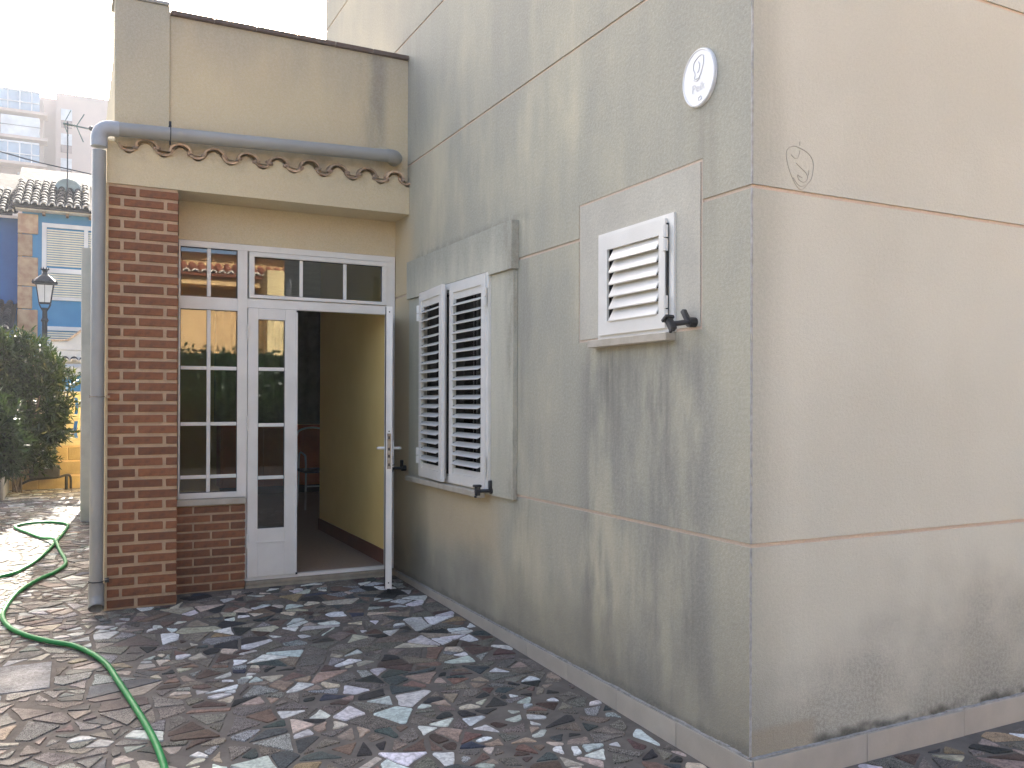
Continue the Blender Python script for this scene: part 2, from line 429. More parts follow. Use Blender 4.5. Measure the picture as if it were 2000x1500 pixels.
# region rule: courtyard in front of the annex and the front strip only
SLAB = (-2.63, -2.355, 2.27, 2.73)
def trim_region(p):
    c = cen(p)
    if c[0] > 0 and c[1] > -.02:
        return []
    if c[1] < 0: p = clip(p, 0, -.02, 0, -1)
    else: p = clip(p, -.02, 0, -1, 0)
    if len(p) < 3: return []
    if c[0] > -2.1 and c[1] > 3.7:
        p = clip(p, 0, 3.98, 0, -1)
        if len(p) >= 3 and c[0] < -1.6: p = clip(p, 0, 3.7, 0, -1)
    elif c[1] > 3.7: p = clip(p, -2.1, 0, -1, 0)
    if len(p) < 3: return []
    x0, x1, y0, y1 = SLAB
    if x0-.25 < c[0] < x1+.25 and y0-.2 < c[1] < y1+.2:
        if x0 < c[0] < x1 and y0 < c[1] < y1: return []
        ds = [(c[0]-x1, x1, 0, 1, 0), (x0-c[0], x0, 0, -1, 0), (c[1]-y1, 0, y1, 0, 1), (y0-c[1], 0, y0, 0, -1)]
        m = max(ds); p = clip(p, m[1], m[2], m[3], m[4])
    return p
PAL = [((.72, .73, .69), .08, 14), ((.55, .58, .54), .12, 10), ((.52, .46, .36), .15, 9), ((.33, .26, .205), .25, 9), ((.20, .135, .105), .3, 8), ((.10, .068, .056), .4, 10),
       ((.040, .043, .042), .5, 12), ((.070, .086, .082), .5, 7), ((.165, .150, .128), .85, 25), ((.20, .172, .14), .6, 16), ((.33, .24, .14), .5, 1.5), ((.05, .06, .085), .4, 1.5), ((.27, .28, .265), .9, 6)]
PW = [q[2] for q in PAL]
stones = []
for p in polys:
    if not p: continue
    p = trim_region(p)
    if len(p) < 3: continue
    near = cen(p)[1] < 7
    per = sum(math.hypot(p[i][0]-p[i-1][0], p[i][1]-p[i-1][1]) for i in range(len(p)))
    if area(p)/per**2 < .032: continue
    q = inset(p, rnd.uniform(.003, .011) if not near else rnd.choice((.005, .006, .008, .011, .016)))
    if len(q) < 3 or area(q) < .0011: continue
    # knock off corners, roughen edges
    r_ = []
    n = len(q)
    for i in range(n):
        a, b = q[i], q[(i+1) % n]; L = math.hypot(b[0]-a[0], b[1]-a[1])
        if L < .012: r_.append(((a[0]+b[0])/2, (a[1]+b[1])/2)); continue
        e = min(.3, rnd.uniform(.003, .012)/L)
        r_.append((a[0]+(b[0]-a[0])*e, a[1]+(b[1]-a[1])*e))
        if L > .07:
            m = rnd.uniform(.35, .65); o_ = rnd.uniform(-.006, .004)
            r_.append((a[0]+(b[0]-a[0])*m+(b[1]-a[1])/L*o_, a[1]+(b[1]-a[1])*m-(b[0]-a[0])/L*o_))
        r_.append((b[0]-(b[0]-a[0])*e, b[1]-(b[1]-a[1])*e))
    c = cen(r_); pc = proj(c[0], c[1], gz(c[1]))
    vis = 0
    if pc and -40 < pc[0] < 2040 and pc[1] < 1530: 
        vis = area(r_)*CZ/(pc[2]**3)
        if c[0] > 0 and pc[1] < 1400: vis = 0
    tone, sp, _ = rnd.choices(PAL, PW)[0]
    f = rnd.uniform(.8, 1.2)
    if c[0] < -1.9: tone = tuple(.62*t+.38*g_ for t, g_ in zip(tone, (.21, .21, .195)))
    col = tuple(min(.8, t*f*rnd.uniform(.94, 1.06)) for t in tone)+(sp,)
    stones.append((vis, r_, col))
stones.sort(key=lambda s: -s[0])
def add_stone(vs, fs, cs, poly, col, h):
    n = len(poly); b = len(vs); c = cen(poly)
    tx, ty = rnd.uniform(-.005, .005), rnd.uniform(-.005, .005)
    for (x, y) in poly: vs.append((x, y, gz(y)-.001))
    for (x, y) in poly:
        d = math.hypot(x-c[0], y-c[1])+1e-6; k = max(0, 1-.0025/d)
        vs.append((c[0]+(x-c[0])*k, c[1]+(y-c[1])*k, gz(y)+h+tx*(x-c[0])+ty*(y-c[1])))
    for i in range(n): fs.append((b+i, b+(i+1) % n, b+n+(i+1) % n, b+n+i))
    fs.append(tuple(b+n+i for i in range(n)))
    cs += [col]*(2*n)
def stone_mesh(name, lst):
    vs, fs, cs = [], [], []
    for poly, col in lst:
        if sum(poly[i][0]*poly[(i+1) % len(poly)][1]-poly[(i+1) % len(poly)][0]*poly[i][1] for i in range(len(poly))) < 0: poly = poly[::-1]
        add_stone(vs, fs, cs, poly, col, rnd.uniform(.0022, .0062))
    me = bpy.data.meshes.new(name); me.from_pydata(vs, [], fs)
    at = me.color_attributes.new('tone', 'FLOAT_COLOR', 'POINT')
    at.data.foreach_set('color', [v for c in cs for v in c]); me.materials.append(M_stone); return me
nb = 299
for v, poly, col in stones[:nb]: link('paving_stone', stone_mesh('paving_stone', [(poly, col)]), pave)
prop(link('paving_stones', stone_mesh('paving_stones', [(p, c) for v, p, c in stones[nb:]]), pave), kind='stuff')
x0, x1, y0, y1 = SLAB
sl = link('paving_stone', stone_mesh('paving_stone', [([(x0+.01, y0+.01), (x1-.01, y0+.015), (x1-.008, y1-.01), (x0+.01, y1-.01)], (.22, .225, .23, .35))]), pave)
prop(sl, 'large plain grey rectangular slab')

# ---------------------------------------------------------------- main house
house = empty('house', 'tall cream house with mouldy rendered walls meeting at the near corner', 'house')
HT = 6.3; YE = 6.2; GRV = [.91, 2.262, 3.24, 4.22, 5.2]; gw = .008
BW = (2.26, 3.34, .93, 2.20)      # big window opening
SW = (.49, 1.0, 1.775, 2.20)      # small window opening
SR = (.293, 1.236, 1.752, 2.428)   # grooved surround of the small window
us = [.0068, YE, BW[0], BW[1], SW[0], SW[1]]; vs_ = [0, HT, BW[2], BW[3], SW[2], SW[3]]
obj('wall', cellwall(us, vs_, lambda u, v: inr(u, v, BW) or inr(u, v, SW), .0068, .27, 'X'), M_groove, house)
obj('wall', B(.272, .0068, 0, 6, .25, HT), M_groove, house)
obj('wall', B(.272, YE-.25, 0, 6, YE, HT), M_side, house)
obj('wall', B(5.75, .252, 0, 6, YE-.252, HT), M_side, house)
obj('roof', B(0.0, 0.0, HT+.002, 6, YE, HT+.2), M_coping, house)
bands = [(0, GRV[0])]+list(zip(GRV, GRV[1:]))+[(GRV[-1], HT)]
for k, (a, b) in enumerate(bands):
    z0 = a+(gw if k else 0); z1 = b-(gw if k < len(bands)-1 else 0)
    holes = [BW]
    sr = (SR[0]-gw, SR[1]+gw, SR[2]-gw, SR[3]+gw)
    us = [0, YE, BW[0], BW[1], sr[0], sr[1]]; vz = [z0, z1]+[q for q in (BW[2], BW[3], sr[2], sr[3]) if z0 < q < z1]
    obj('wall_panel', cellwall(us, vz, lambda u, v: inr(u, v, BW) or inr(u, v, sr), 0, .0064, 'X'), M_side, house)
    obj('wall_panel', B(.0065, 0, z0, 6, .0064, z1), M_front, house)
obj('groove_fill', cellwall([SR[0]-gw, SR[1]+gw, SW[0], SW[1]], [SR[2]-gw, SR[3]+gw, SW[2], SW[3]], lambda u, v: inr(u, v, SW), .003, .0066, 'X'), M_groove, house)
si = (SR[0]+gw*.6, SR[1]-gw*.6, SR[2]+gw*.6, SR[3]-gw*.6)
obj('window_surround', cellwall([si[0], si[1], SW[0], SW[1]], [si[2], si[3], SW[2], SW[3]], lambda u, v: inr(u, v, SW), -.002, .0028, 'X'), M_trim, house)
# corner bead, a hairline of bare plaster
for k, (a, b) in enumerate(bands):
    bm = bmesh.new(); zb_ = max(a+gw, .12); nb_ = max(2, int((b-gw-zb_)/.035)); rows_ = []
    for q in range(nb_+1):
        zz = zb_+(b-gw-zb_)*q/nb_; o1, o2 = -.0015-.0022*rnd.random(), -.0015-.0022*rnd.random()
        if rnd.random() < .08: o1 = o2 = .0012
        rows_.append([bm.verts.new(p) for p in ((o1, o2, zz), (-.0008, .006, zz), (.006, -.0008, zz))])
    for u_, v_ in zip(rows_, rows_[1:]):
        for i_, j_ in ((0, 1), (2, 0)): bm.faces.new((u_[i_], u_[j_], v_[j_], v_[i_]))
    obj('corner_bead', bm, M_bead, house)
# big window surround and hood
WO = (2.213, 3.385, .905, 2.232)
obj('window_surround', cellwall([1.918, 3.64, WO[0], WO[1]], [.885, 2.206, WO[2]], lambda u, v: WO[0] < u < WO[1] and v > WO[2], -.028, -.001, 'X'), M_trim, house)
obj('window_hood', cellwall([1.905, 3.645, WO[0], WO[1]], [2.208, 2.485, WO[3]], lambda u, v: WO[0] < u < WO[1] and v < WO[3], -.048, -.001, 'X'), M_trim, house)
obj('window_sill', B(-.085, 2.27, .862, -.037, 3.56, .900, bev=.004), M_sillst, house)
# big window frame + shutters
fr = obj('window_frame', cellwall([2.215, 3.383, 2.26, 3.34], [.907, 2.230, .95, 2.19], lambda u, v: 2.26 < u < 3.34 and .95 < v < 2.19, -.045, .02, 'X'), M_white, house)
obj('curtain', (lambda bm: bm)(B(.30, 2.2, .8, .31, 3.5, 2.3)), M_dark, fr)  # flat near-black sheet standing in for the unlit room, not a hanging curtain
def wavy(x, y0, y1, z0, z1, amp, per, axis='X'):
    bm = bmesh.new(); n = int((y1-y0)/per*8); pr = None
    for i in range(n+1):
        t = y0+(y1-y0)*i/n; a = x+amp*math.sin(2*math.pi*t/per)+amp*.4*math.sin(5.1*t/per)
        P = [(a, t, z0), (a, t, z1)] if axis == 'X' else [(t, a, z0), (t, a, z1)]
        v = [bm.verts.new(q) for q in P]
        if pr: bm.faces.new((pr[0], v[0], v[1], pr[1]))
        pr = v
    return bm
obj('curtain', wavy(.12, 2.28, 3.0, .96, 2.18, .018, .085), M_lace, fr, True)
obj('shade_lining_mullion', boxes([(.0, 3.30, .95, .26, 3.338, 2.19), (.0, 2.262, .95, .26, 2.275, 2.19), (.0, 2.80, .952, .055, 2.87, 2.188), (0, 2.276, .935, .26, 3.299, .949), (0, 2.276, 2.191, .26, 3.299, 2.199)]), M_gask, fr)  # reveal lining coloured black to stand in for shade, plus a centre mullion
obj('glass_pane', B(.06, 2.276, .95, .066, 3.299, 2.19), M_glass, fr)
def hinge(parent, x, y, z):
    bm = bmesh.new(); tube(bm, [(x, y, z-.055), (x, y, z-.003)], .012, 8); tube(bm, [(x, y, z+.003), (x, y, z+.055)], .012, 8)
    obj('hinge', bm, M_white, parent, True)
def shutter(label, y_h, sgn, W, z0, z1, ang, nsl, tilt, pitch_off, hz, depth=.058, st=.06):
    """leaf hinged on Y=y_h, extends sgn along Y; local frame: u along leaf, X out of wall"""
    x0 = -.057; th = .026
    Mh = Matrix.Translation((x0+.017, y_h, 0)) @ Matrix.Rotation(sgn*ang, 4, 'Z') @ Matrix.Translation((-x0-.017, -y_h, 0))
    Y = lambda u: y_h+sgn*u
    top = .062; bot = .062
    bm = bmesh.new()
    box(bm, x0, Y(0), z0, x0+th, Y(st), z1, bev=.002); box(bm, x0, Y(W-st), z0, x0+th, Y(W), z1, bev=.002)
    box(bm, x0+.0005, Y(st), z1-top, x0+th-.0005, Y(W-st), z1-.0005); box(bm, x0+.0005, Y(st), z0+.0005, x0+th-.0005, Y(W-st), z0+bot)
    box(bm, x0+.012, Y(st), z1-top-.045, x0+.022, Y(W-st), z1-top-.0002); box(bm, x0+.012, Y(st), z0+bot+.0002, x0+.022, Y(W-st), z0+bot+.035)
    bm.transform(Mh)
    sh = obj('shutter', bm, M_white, house); 
    if label: prop(sh, label)
    b_ = bmesh.new(); box(b_, -depth/2, 0, -.0035, depth/2, W-2*st-.016, .0035, bev=.0025)
    me = mesh(b_, 'slat', M_white)
    zs0, zs1 = z0+bot+.045, z1-top-.05
    for i in range(nsl):
        zz = zs0+(zs1-zs0)*(i+.5)/nsl
        o = link('slat', me, sh)
        y_a = Y(st+.008) if sgn > 0 else Y(W-st-.008)
        o.matrix_local = Mh @ Matrix.Translation((x0+th*.5+pitch_off, y_a, zz)) @ Matrix.Rotation(-tilt, 4, 'Y')
    bm = bmesh.new()
    for yy in (Y(st+.003), Y(W-st-.003)):
        for i in range(nsl):
            zz = zs0+(zs1-zs0)*(i+.5)/nsl; box(bm, x0+.006, yy-.003, zz-.008, x0+.03, yy+.003, zz+.008)
    bm.transform(Mh); prop(obj('slat_pivot', bm, M_gask, sh), kind='stuff')
    for h in hz: hinge(sh, x0-.004, y_h-sgn*.006, h)
    return sh
s1 = shutter('near louvred leaf, closed flat', 2.238, 1, .560, .915, 2.222, 0, 18, R(25), -.006, (1.06, 2.08))
s2 = shutter('far louvred leaf, standing slightly ajar', 3.362, -1, .552, .915, 2.222, R(5), 18, R(25), -.006, (1.06, 2.08))
bm = bmesh.new(); box(bm, -.075, 2.856, .93, -.050, 2.862, 2.20)
bolt = obj('bolt_rod', bm, M_white, house)
bm = bmesh.new(); box(bm, -.10, 2.85, 1.47, -.078, 2.868, 1.60, bev=.005); tube(bm, [(-.095, 2.855, 1.53), (-.13, 2.86, 1.53), (-.14, 2.90, 1.53)], .006, 6)
obj('handle', bm, M_white, bolt)
obj('brush_strip', B(-.034, 2.826, .96, -.030, 2.850, 2.18), M_gask, house)
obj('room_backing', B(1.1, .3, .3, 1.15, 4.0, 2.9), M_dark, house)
# small window
fr2 = obj('window_frame', cellwall([.455, 1.044, .50, .99], [1.746, 2.250, 1.78, 2.195], lambda u, v: .50 < u < .99 and 1.78 < v < 2.195, -.013, .02, 'X'), M_white, house)
sh3 = None
def small_shutter():
    x0 = -.026; y0, y1, z0, z1 = .500, 1.020, 1.764, 2.232
    g0, g1, h0, h1 = .545, .948, 1.828, 2.165
    sh = obj('shutter', cellwall([y0, y1, g0, g1], [z0, z1, h0, h1], lambda u, v: g0 < u < g1 and h0 < v < h1, x0, x0+.0125, 'X'), M_white, house)
    prop(sh, 'small square shutter with wide closed slats')
    b_ = bmesh.new(); box(b_, -.036, 0, -.004, .036, g1-g0-.03, .004, bev=.003); me = mesh(b_, 'slat', M_white)
    for i in range(6):
        o = link('slat', me, sh); o.matrix_local = Matrix.Translation((x0+.010, g0+.008, h0+.028+i*.0565)) @ Matrix.Rotation(-R(62), 4, 'Y')
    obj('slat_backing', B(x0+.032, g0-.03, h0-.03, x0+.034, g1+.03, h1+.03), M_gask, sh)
    for z in (1.845, 2.145): hinge(sh, x0-.004, .492, z)
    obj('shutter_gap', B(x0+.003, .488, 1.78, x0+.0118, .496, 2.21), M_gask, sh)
small_shutter()
obj('window_sill', B(-.05, .46, 1.708, .02, 1.085, 1.744, bev=.003), M_sillst, house)
# shutter stays
def stay(y, z, rot, label):
    bm = bmesh.new()
    tube(bm, [(0, 0, 0), (-.035, 0, 0)], .021, 12); tube(bm, [(-.035, 0, 0), (-.115, .02, 0)], .011, 8)
    box(bm, -.045, -.010, -.004, -.022, .010, .062, bev=.003); box(bm, -.125, .008, -.028, -.095, .034, .026, bev=.004); box(bm, -.135, .0, .022, -.09, .04, .038, bev=.004)
    box(bm, -.13, .012, -.04, -.118, .03, -.028, bev=.002)
    bm.transform(Matrix.Translation((0, y, z)) @ Matrix.Rotation(rot, 4, 'X'))
    prop(obj('shutter_stay', bm, M_black, house, True), label)
stay(2.20, .912, 0, 'black stay below the near hinge of the big window')
stay(3.78, .936, 0, 'black stay beside the open door')
stay(.33, 1.775, R(-35), 'tilted black stay beside the small window')
# skirting tiles
def skirt(n, a, b, axis):
    L = (b-a)/n
    for i in range(n):
        u0, u1 = a+i*L+.0012, a+(i+1)*L-.0012; j = rnd.uniform(-.0012, .0012)
        bm = bmesh.new()
        if axis == 'X': box(bm, -.016+j, u0, 0.0, -.001, u1, .112+j, bev=.0015)
        else: box(bm, u0, -.016+j, -.01, u1, -.001, .112+j, bev=.0015)
        obj('skirting_tile', bm, M_skirt, house)
skirt(9, -.016, 3.98, 'X'); skirt(8, 0.0, 4.8, 'Y')
bm = bmesh.new()
for i in range(180):
    y = .0+i*4.0/180; h = .004+.008*abs(mnoise.noise((y*4, 0, 0)))+.003*rnd.random()
    box(bm, -.013, y, .1135, -.0006, y+4.0/180*.985, .1135+h)
for i in range(120):
    y = .0+i*3.2/120; h = .003+.007*abs(mnoise.noise((y*4, 7, 0)))+.003*rnd.random()
    box(bm, y, -.013, .1135, y+3.2/120*.985, -.0006, .1135+h)
prop(obj('mortar_bead', bm, M_bead, house), kind='stuff')
# incised emblem on the front wall
bm = bmesh.new()
E0 = lambda u, v: (.241+u, -.0004, 2.375+v)
for pts in ([(-.055, .055), (-.03, .064), (.0, .06), (.035, .05), (.062, .03), (.072, .0), (.062, -.05), (.04, -.075), (.01, -.1), (-.02, -.085), (-.05, -.04), (-.068, .01), (-.068, .04), (-.055, .055)],
            [(-.045, .03), (-.028, .018), (-.012, .02), (-.004, .034), (0, .05)],
            [(-.02, .0), (.01, -.018), (.035, -.035), (.04, -.055), (.02, -.07), (-.005, -.062), (-.012, -.045), (0, -.05), (.012, -.052)],
            [(-.035, -.058), (-.01, -.082), (.01, -.087), (.03, -.078)], [(.048, -.02), (.045, -.04)], [(0, .085), (0, .07)]):
    tube(bm, smooth_path([E0(*p) for p in pts], 4), .0017, 6)
prop(obj('wall_emblem', bm, simple('emblem_groove', (.50, .475, .385), None, 5, .95), house, True), 'faint shield with an S-shaped scroll scratched in the render')

# plaque ---------------------------------------------------------
pq = empty('wall_plaque', 'round white enamel plaque high on the grey side wall', 'plaque', loc=(0, 0, 0))
def disc(bm, cy, cz, ry, rz, x0, x1, n=48):
    a = [bm.verts.new((x0, cy+ry*math.cos(2*math.pi*k/n), cz+rz*math.sin(2*math.pi*k/n))) for k in range(n)]
    b = [bm.verts.new((x1, cy+(ry-.002)*math.cos(2*math.pi*k/n), cz+(rz-.002)*math.sin(2*math.pi*k/n))) for k in range(n)]
    bm.faces.new(a); bm.faces.new(b)
    for k in range(n): bm.faces.new((a[k], a[(k+1) % n], b[(k+1) % n], b[k]))
pc_ = (.300, 2.765)
bm = bmesh.new(); disc(bm, *pc_, .104, .118, -.001, -.012); obj('plate', bm, M_plaque, pq, False)
bm = bmesh.new(); tube(bm, [(-.012, pc_[0]+.097*math.cos(2*math.pi*k/48), pc_[1]+.111*math.sin(2*math.pi*k/48)) for k in range(49)], .003, 6, cap=False); obj('rim', bm, M_plaque, pq, True)
bm = bmesh.new()
F0 = lambda u, v: (-.0125, pc_[0]-u, pc_[1]+v)
for pts in ([(-.025, .07), (.005, .085), (.03, .082), (.032, .05), (.02, .02), (.005, .0), (-.022, .0), (-.02, .02), (-.032, .045), (-.025, .07)],
            [(.0, .065), (.008, .05), (.004, .03), (-.006, .022)], [(-.03, -.002), (-.01, -.012), (.01, -.004)], [(.0, -.085), (.015, -.078), (.02, -.09), (.005, -.095), (.0, -.085)]):
    tube(bm, smooth_path([F0(*p) for p in pts], 4), .0016, 5)
obj('emblem', bm, M_print, pq, True)
tc = bpy.data.curves.new('lettering', 'FONT'); tc.body = 'Peik'; tc.size = .048; tc.extrude = .0003; tc.align_x = 'CENTER'
to = bpy.data.objects.new('lettering_src', tc); C.objects.link(to); bpy.context.view_layer.update()
tm = bpy.data.meshes.new_from_object(to); bpy.data.objects.remove(to)
tm.transform(Matrix(((0, 0, -1, -.0128), (-1, 0, 0, pc_[0]), (0, 1, 0, pc_[1]-.055), (0, 0, 0, 1))))
tm.materials.append(M_print); tm.name = 'lettering'
link('lettering', tm, pq)

# ---------------------------------------------------------------- annex with the door
annex = empty('annex', 'low cream annex with brick pillar, tiled ledge and white glazed door', 'building')
LX, DX0, YF, YD = -2.083, -1.61, 3.72, 4.03
# beam with wavy plaster top
TS, T0 = .2155, -1.848
def wave(x):
    ph = (x-T0)/TS*2*math.pi
    if x < T0-.12: return 3.155 if x < -2.03 else 3.155-.085*min(1, (x+2.03)/.08)
    return 3.125+.042*math.cos(ph)
bm = bmesh.new(); pts = [(LX, 2.865)]; n = 90
top = [(LX+(-.0015-LX)*i/n, 0) for i in range(n+1)]
prof = [(x, wave(x)-.016) for x, _ in top]
fr_, bk_, lf, lb = [], [], [], []
for x, z in prof:
    fr_.append(bm.verts.new((x, YF, z))); bk_.append(bm.verts.new((x, 3.775, z+.03))); lf.append(bm.verts.new((x, YF, 2.865))); lb.append(bm.verts.new((x, 3.775, 2.865)))
for i in range(n):
    bm.faces.new((fr_[i], fr_[i+1], lf[i+1], lf[i])); bm.faces.new((fr_[i], bk_[i], bk_[i+1], fr_[i+1])); bm.faces.new((lf[i], lf[i+1], lb[i+1], lb[i])); bm.faces.new((lb[i], lb[i+1], bk_[i+1], bk_[i]))
bm.faces.new((fr_[0], lf[0], lb[0], bk_[0])); bm.faces.new((fr_[-1], bk_[-1], lb[-1], lf[-1]))
obj('beam', bm, M_annex, annex)
obj('beam', B(LX+.001, 3.7755, 2.866, -.0015, 4.10, 3.12), M_annex, annex)
# parapet, its thicker left pier, coping
obj('parapet', B(-1.698, 3.762, 3.121, -.0015, 4.0, 4.045), M_annex, annex)
obj('parapet', B(LX+.045, 3.745, 3.121, -1.7, 4.0, 4.10, bev=.004), M_annex, annex)
obj('parapet', B(LX+.045, 4.001, 3.121, -1.85, 9.0, 3.80), M_annex, annex)
me = None
for i in range(6):
    L = (1.698-.002)/6
    obj('coping_tile', B(-1.698+i*L+.0015, 3.735, 4.047, -1.698+(i+1)*L-.0015, 4.03, 4.078, bev=.003), M_coping, annex)
obj('coping_tile', B(LX+.03, 3.73, 4.102, -1.705, 4.03, 4.125, bev=.003), M_bead, annex)
obj('roof', B(LX+.05, 4.105, 3.0, 2.6, 10.6, 3.119), M_coping, annex)
obj('side_wall', B(LX, 4.104, 0, -1.95, 10.6, 3.12), M_annex, annex)
obj('pier', B(-2.20, 8.3, 0, LX-.001, 8.9, 3.15), M_pale, annex)
# tiles of the ledge
def tile_mesh(r0, h, th, L, taper, name, m, n=10, up_=1):
    bm = bmesh.new(); rings = []
    for yy, s in ((0, 1), (L, taper)):
        o, i_ = [], []
        for k in range(n+1):
            a = math.pi*k/n; c_, s_ = math.cos(a), math.sin(a)*up_
            o.append(bm.verts.new((c_*r0*s, yy, s_*h*s))); i_.append(bm.verts.new((c_*(r0-th)*s, yy, s_*(h-th)*s)))
        rings.append((o, i_))
    (o0, i0), (o1, i1) = rings
    for k in range(n):
        bm.faces.new((o0[k], o0[k+1], o1[k+1], o1[k])); bm.faces.new((i0[k], i1[k], i1[k+1], i0[k+1]))
        bm.faces.new((o0[k], i0[k], i0[k+1], o0[k+1])); bm.faces.new((o1[k], o1[k+1], i1[k+1], i1[k]))
    bm.faces.new((o0[0], o1[0], i1[0], i0[0])); bm.faces.new((o0[n], i0[n], i1[n], o1[n]))
    return mesh(bm, name, m, True)
cov = tile_mesh(.074, .062, .013, .15, .95, 'roof_tile', M_tile); pan = tile_mesh(.062, .05, .013, .15, 1.0, 'roof_tile', M_tile, up_=-1)
for i in range(9):
    o = link('roof_tile', cov, annex, (T0+i*TS+rnd.uniform(-.006, .006), 3.688+rnd.uniform(-.006, .006), 3.112+rnd.uniform(-.004, .004))); o.rotation_euler = (R(11), rnd.uniform(-.05, .05), rnd.uniform(-.04, .04))
    x = T0+(i+.5)*TS-(.02 if i == 8 else 0)
    o = link('roof_tile', pan, annex, (x+rnd.uniform(-.004, .004), 3.696, 3.128+rnd.uniform(-.004, .004))); o.rotation_euler = (R(11), 0, rnd.uniform(-.03, .03))
o = link('roof_tile', pan, annex, (T0-.5*TS, 3.70, 3.13)); o.rotation_euler = (R(11), 0, 0)
bm = bmesh.new()
for i in range(9):
    for sg in (-1, 1):
        for q in range(2):
            c = Vector((T0+i*TS+sg*rnd.uniform(.05, .075), 3.70+rnd.uniform(0, .02), 3.115+rnd.uniform(-.012, .012)))
            bmesh.ops.create_icosphere(bm, subdivisions=1, radius=rnd.uniform(.012, .02), matrix=Matrix.Translation(c) @ Matrix.Diagonal((1.3, 1, .8, 1)))
for v in bm.verts: v.co += Vector((mnoise.noise(v.co*90), mnoise.noise(v.co*90+Vector((5, 0, 0))), mnoise.noise(v.co*90+Vector((0, 9, 0)))))*.005
prop(obj('tile_mortar', bm, simple('pinkish_tile_mortar', (.42, .30, .22), (.18, .14, .11), 25, .9), annex), kind='stuff')
# plaster lump where the pipe enters the parapet
bm = bmesh.new(); bmesh.ops.create_icosphere(bm, subdivisions=3, radius=1, matrix=Matrix.Translation((-.20, 3.745, 3.30)) @ Matrix.Diagonal((.085, .03, .055, 1)))
for v in bm.verts: v.co += v.normal*.012*mnoise.noise(v.co*25)
obj('plaster_patch', bm, M_annex, annex, True)

# brick pillar
pil = obj('brick_pillar', B(LX+.012, YF+.012, .05, -1.648, 4.10, 2.864), M_mortar, annex)
obj('corner_render', B(LX-.004, YF+.004, .05, LX+.0115, 4.103, 2.864), M_annex, annex)
bcache = {}
def brick(parent, x0, x1, y, z, h, d=.014):
    L = round(x1-x0, 3); k = (L, rnd.randrange(3))
    if k not in bcache:
        bm = bmesh.new(); box(bm, 0, 0, 0, L, d+.03, h, bev=.0025)
        for v in bm.verts: v.co += Vector((rnd.uniform(-.0012, .0012), rnd.uniform(-.001, .001), rnd.uniform(-.0014, .0014)))
        bcache[k] = mesh(bm, 'brick', M_brick)
    o = link('brick', bcache[k], parent, (x0, y+rnd.uniform(-.0012, .0012), z))
    o.rotation_euler = (0, rnd.uniform(-.003, .003), 0)
PX0, PX1 = LX+.013, -1.644; pitch = (2.858-.082)/39; bh = .049
for r in range(39):
    z = .090+r*pitch
    if r % 2 == 0: segs = [(PX0, PX0+.163), (PX0+.185, PX1)]
    else: segs = [(PX0, PX0+.070), (PX0+.091, PX0+.334), (PX0+.356, PX1)]
    for a, b in segs:
        j = rnd.uniform(-.002, .002)
        brick(pil, a, b if b == PX1 else b+j, YF, z, bh)
# low brick wall under the side light
low = obj('low_wall', B(-1.646, 4.008, .05, -1.158, 4.10, .70), M_mortar, annex)
for r in range(10):
    z = .090+r*.0615
    segs = [(-1.645, -1.395), (-1.380, -1.152)] if r % 2 == 0 else [(-1.645, -1.515), (-1.502, -1.265), (-1.252, -1.152)]
    for a, b in segs: brick(low, a, b, 3.997, z, .047)
obj('window_sill', B(-1.646, 3.965, .702, -1.150, 4.028, .744, bev=.004), M_sillst, annex)
obj('wall', B(-1.61, 4.036, 2.589, -.0015, 4.10, 2.864), M_annex, annex)
bm = boxes([(-1.150, 3.985, .05, -.003, 4.09, .100), (-1.148, 3.995, .1005, -.003, 4.09, .127)], .004)
obj('door_step', bm, M_step, annex)

# door frame and side light
Y0, Y1 = YD, YD+.05
df = obj('door_frame', boxes([(-1.61, Y0, 2.542, -.006, Y1, 2.587), (-1.61, Y0, .746, -1.598, Y1, 2.5418), (-1.207, Y0, .746, -1.138, Y1, 2.5418), (-1.5978, Y0, .746, -1.2072, Y1, .786),
     (-1.5978, Y0+.0008, 2.100, -1.2072, Y1, 2.190), (-1.1378, Y0+.0008, 2.128, -.0752, Y1, 2.196), (-.075, Y0, .128, -.006, Y1, 2.5418), (-1.150, Y0, .128, -1.138, Y1, .7458), (-1.1378, Y0-.004, .128, -.0752, Y1, .150)], .0015), M_white, annex)
obj('vent_sash', boxes([(-1.128, Y0-.012, 2.505, -.078, Y1-.01, 2.538), (-1.128, Y0-.012, 2.200, -.078, Y1-.01, 2.225), (-1.128, Y0-.012, 2.2252, -1.090, Y1-.01, 2.5048), (-.112, Y0-.012, 2.2252, -.078, Y1-.01, 2.5048)], .002), M_white, df)
for a in ((-1.598, 2.19, -1.207, 2.542), (-1.598, .786, -1.207, 2.10), (-1.09, 2.225, -.112, 2.505)):
    obj('glass_pane', B(a[0]-.003, Y0+.02, a[1]-.003, a[2]+.003, Y0+.026, a[3]+.003), M_glass, df)
    t = .0045
    obj('gasket', boxes([(a[0], Y0+.012, a[1], a[0]+t, Y0+.019, a[3]), (a[2]-t, Y0+.012, a[1], a[2], Y0+.019, a[3]), (a[0]+t, Y0+.012, a[3]-t, a[2]-t, Y0+.019, a[3]), (a[0]+t, Y0+.012, a[1], a[2]-t, Y0+.019, a[1]+t)]), M_gask, df)
def bar(parent, x0, z0, x1, z1, y=Y0+.008): obj('glazing_bar', B(x0, y, z0, x1, y+.011, z1, bev=.002), M_white, parent)
bar(df, -1.418, 2.194, -1.392, 2.539); bar(df, -1.418, .79, -1.392, 2.097)
for z in (1.680, 1.279, .900): bar(df, -1.594, z-.013, -1.4185, z+.013); bar(df, -1.3915, z-.013, -1.211, z+.013)
for x in (-.744, -.408): bar(df, x-.013, 2.229, x+.013, 2.501)
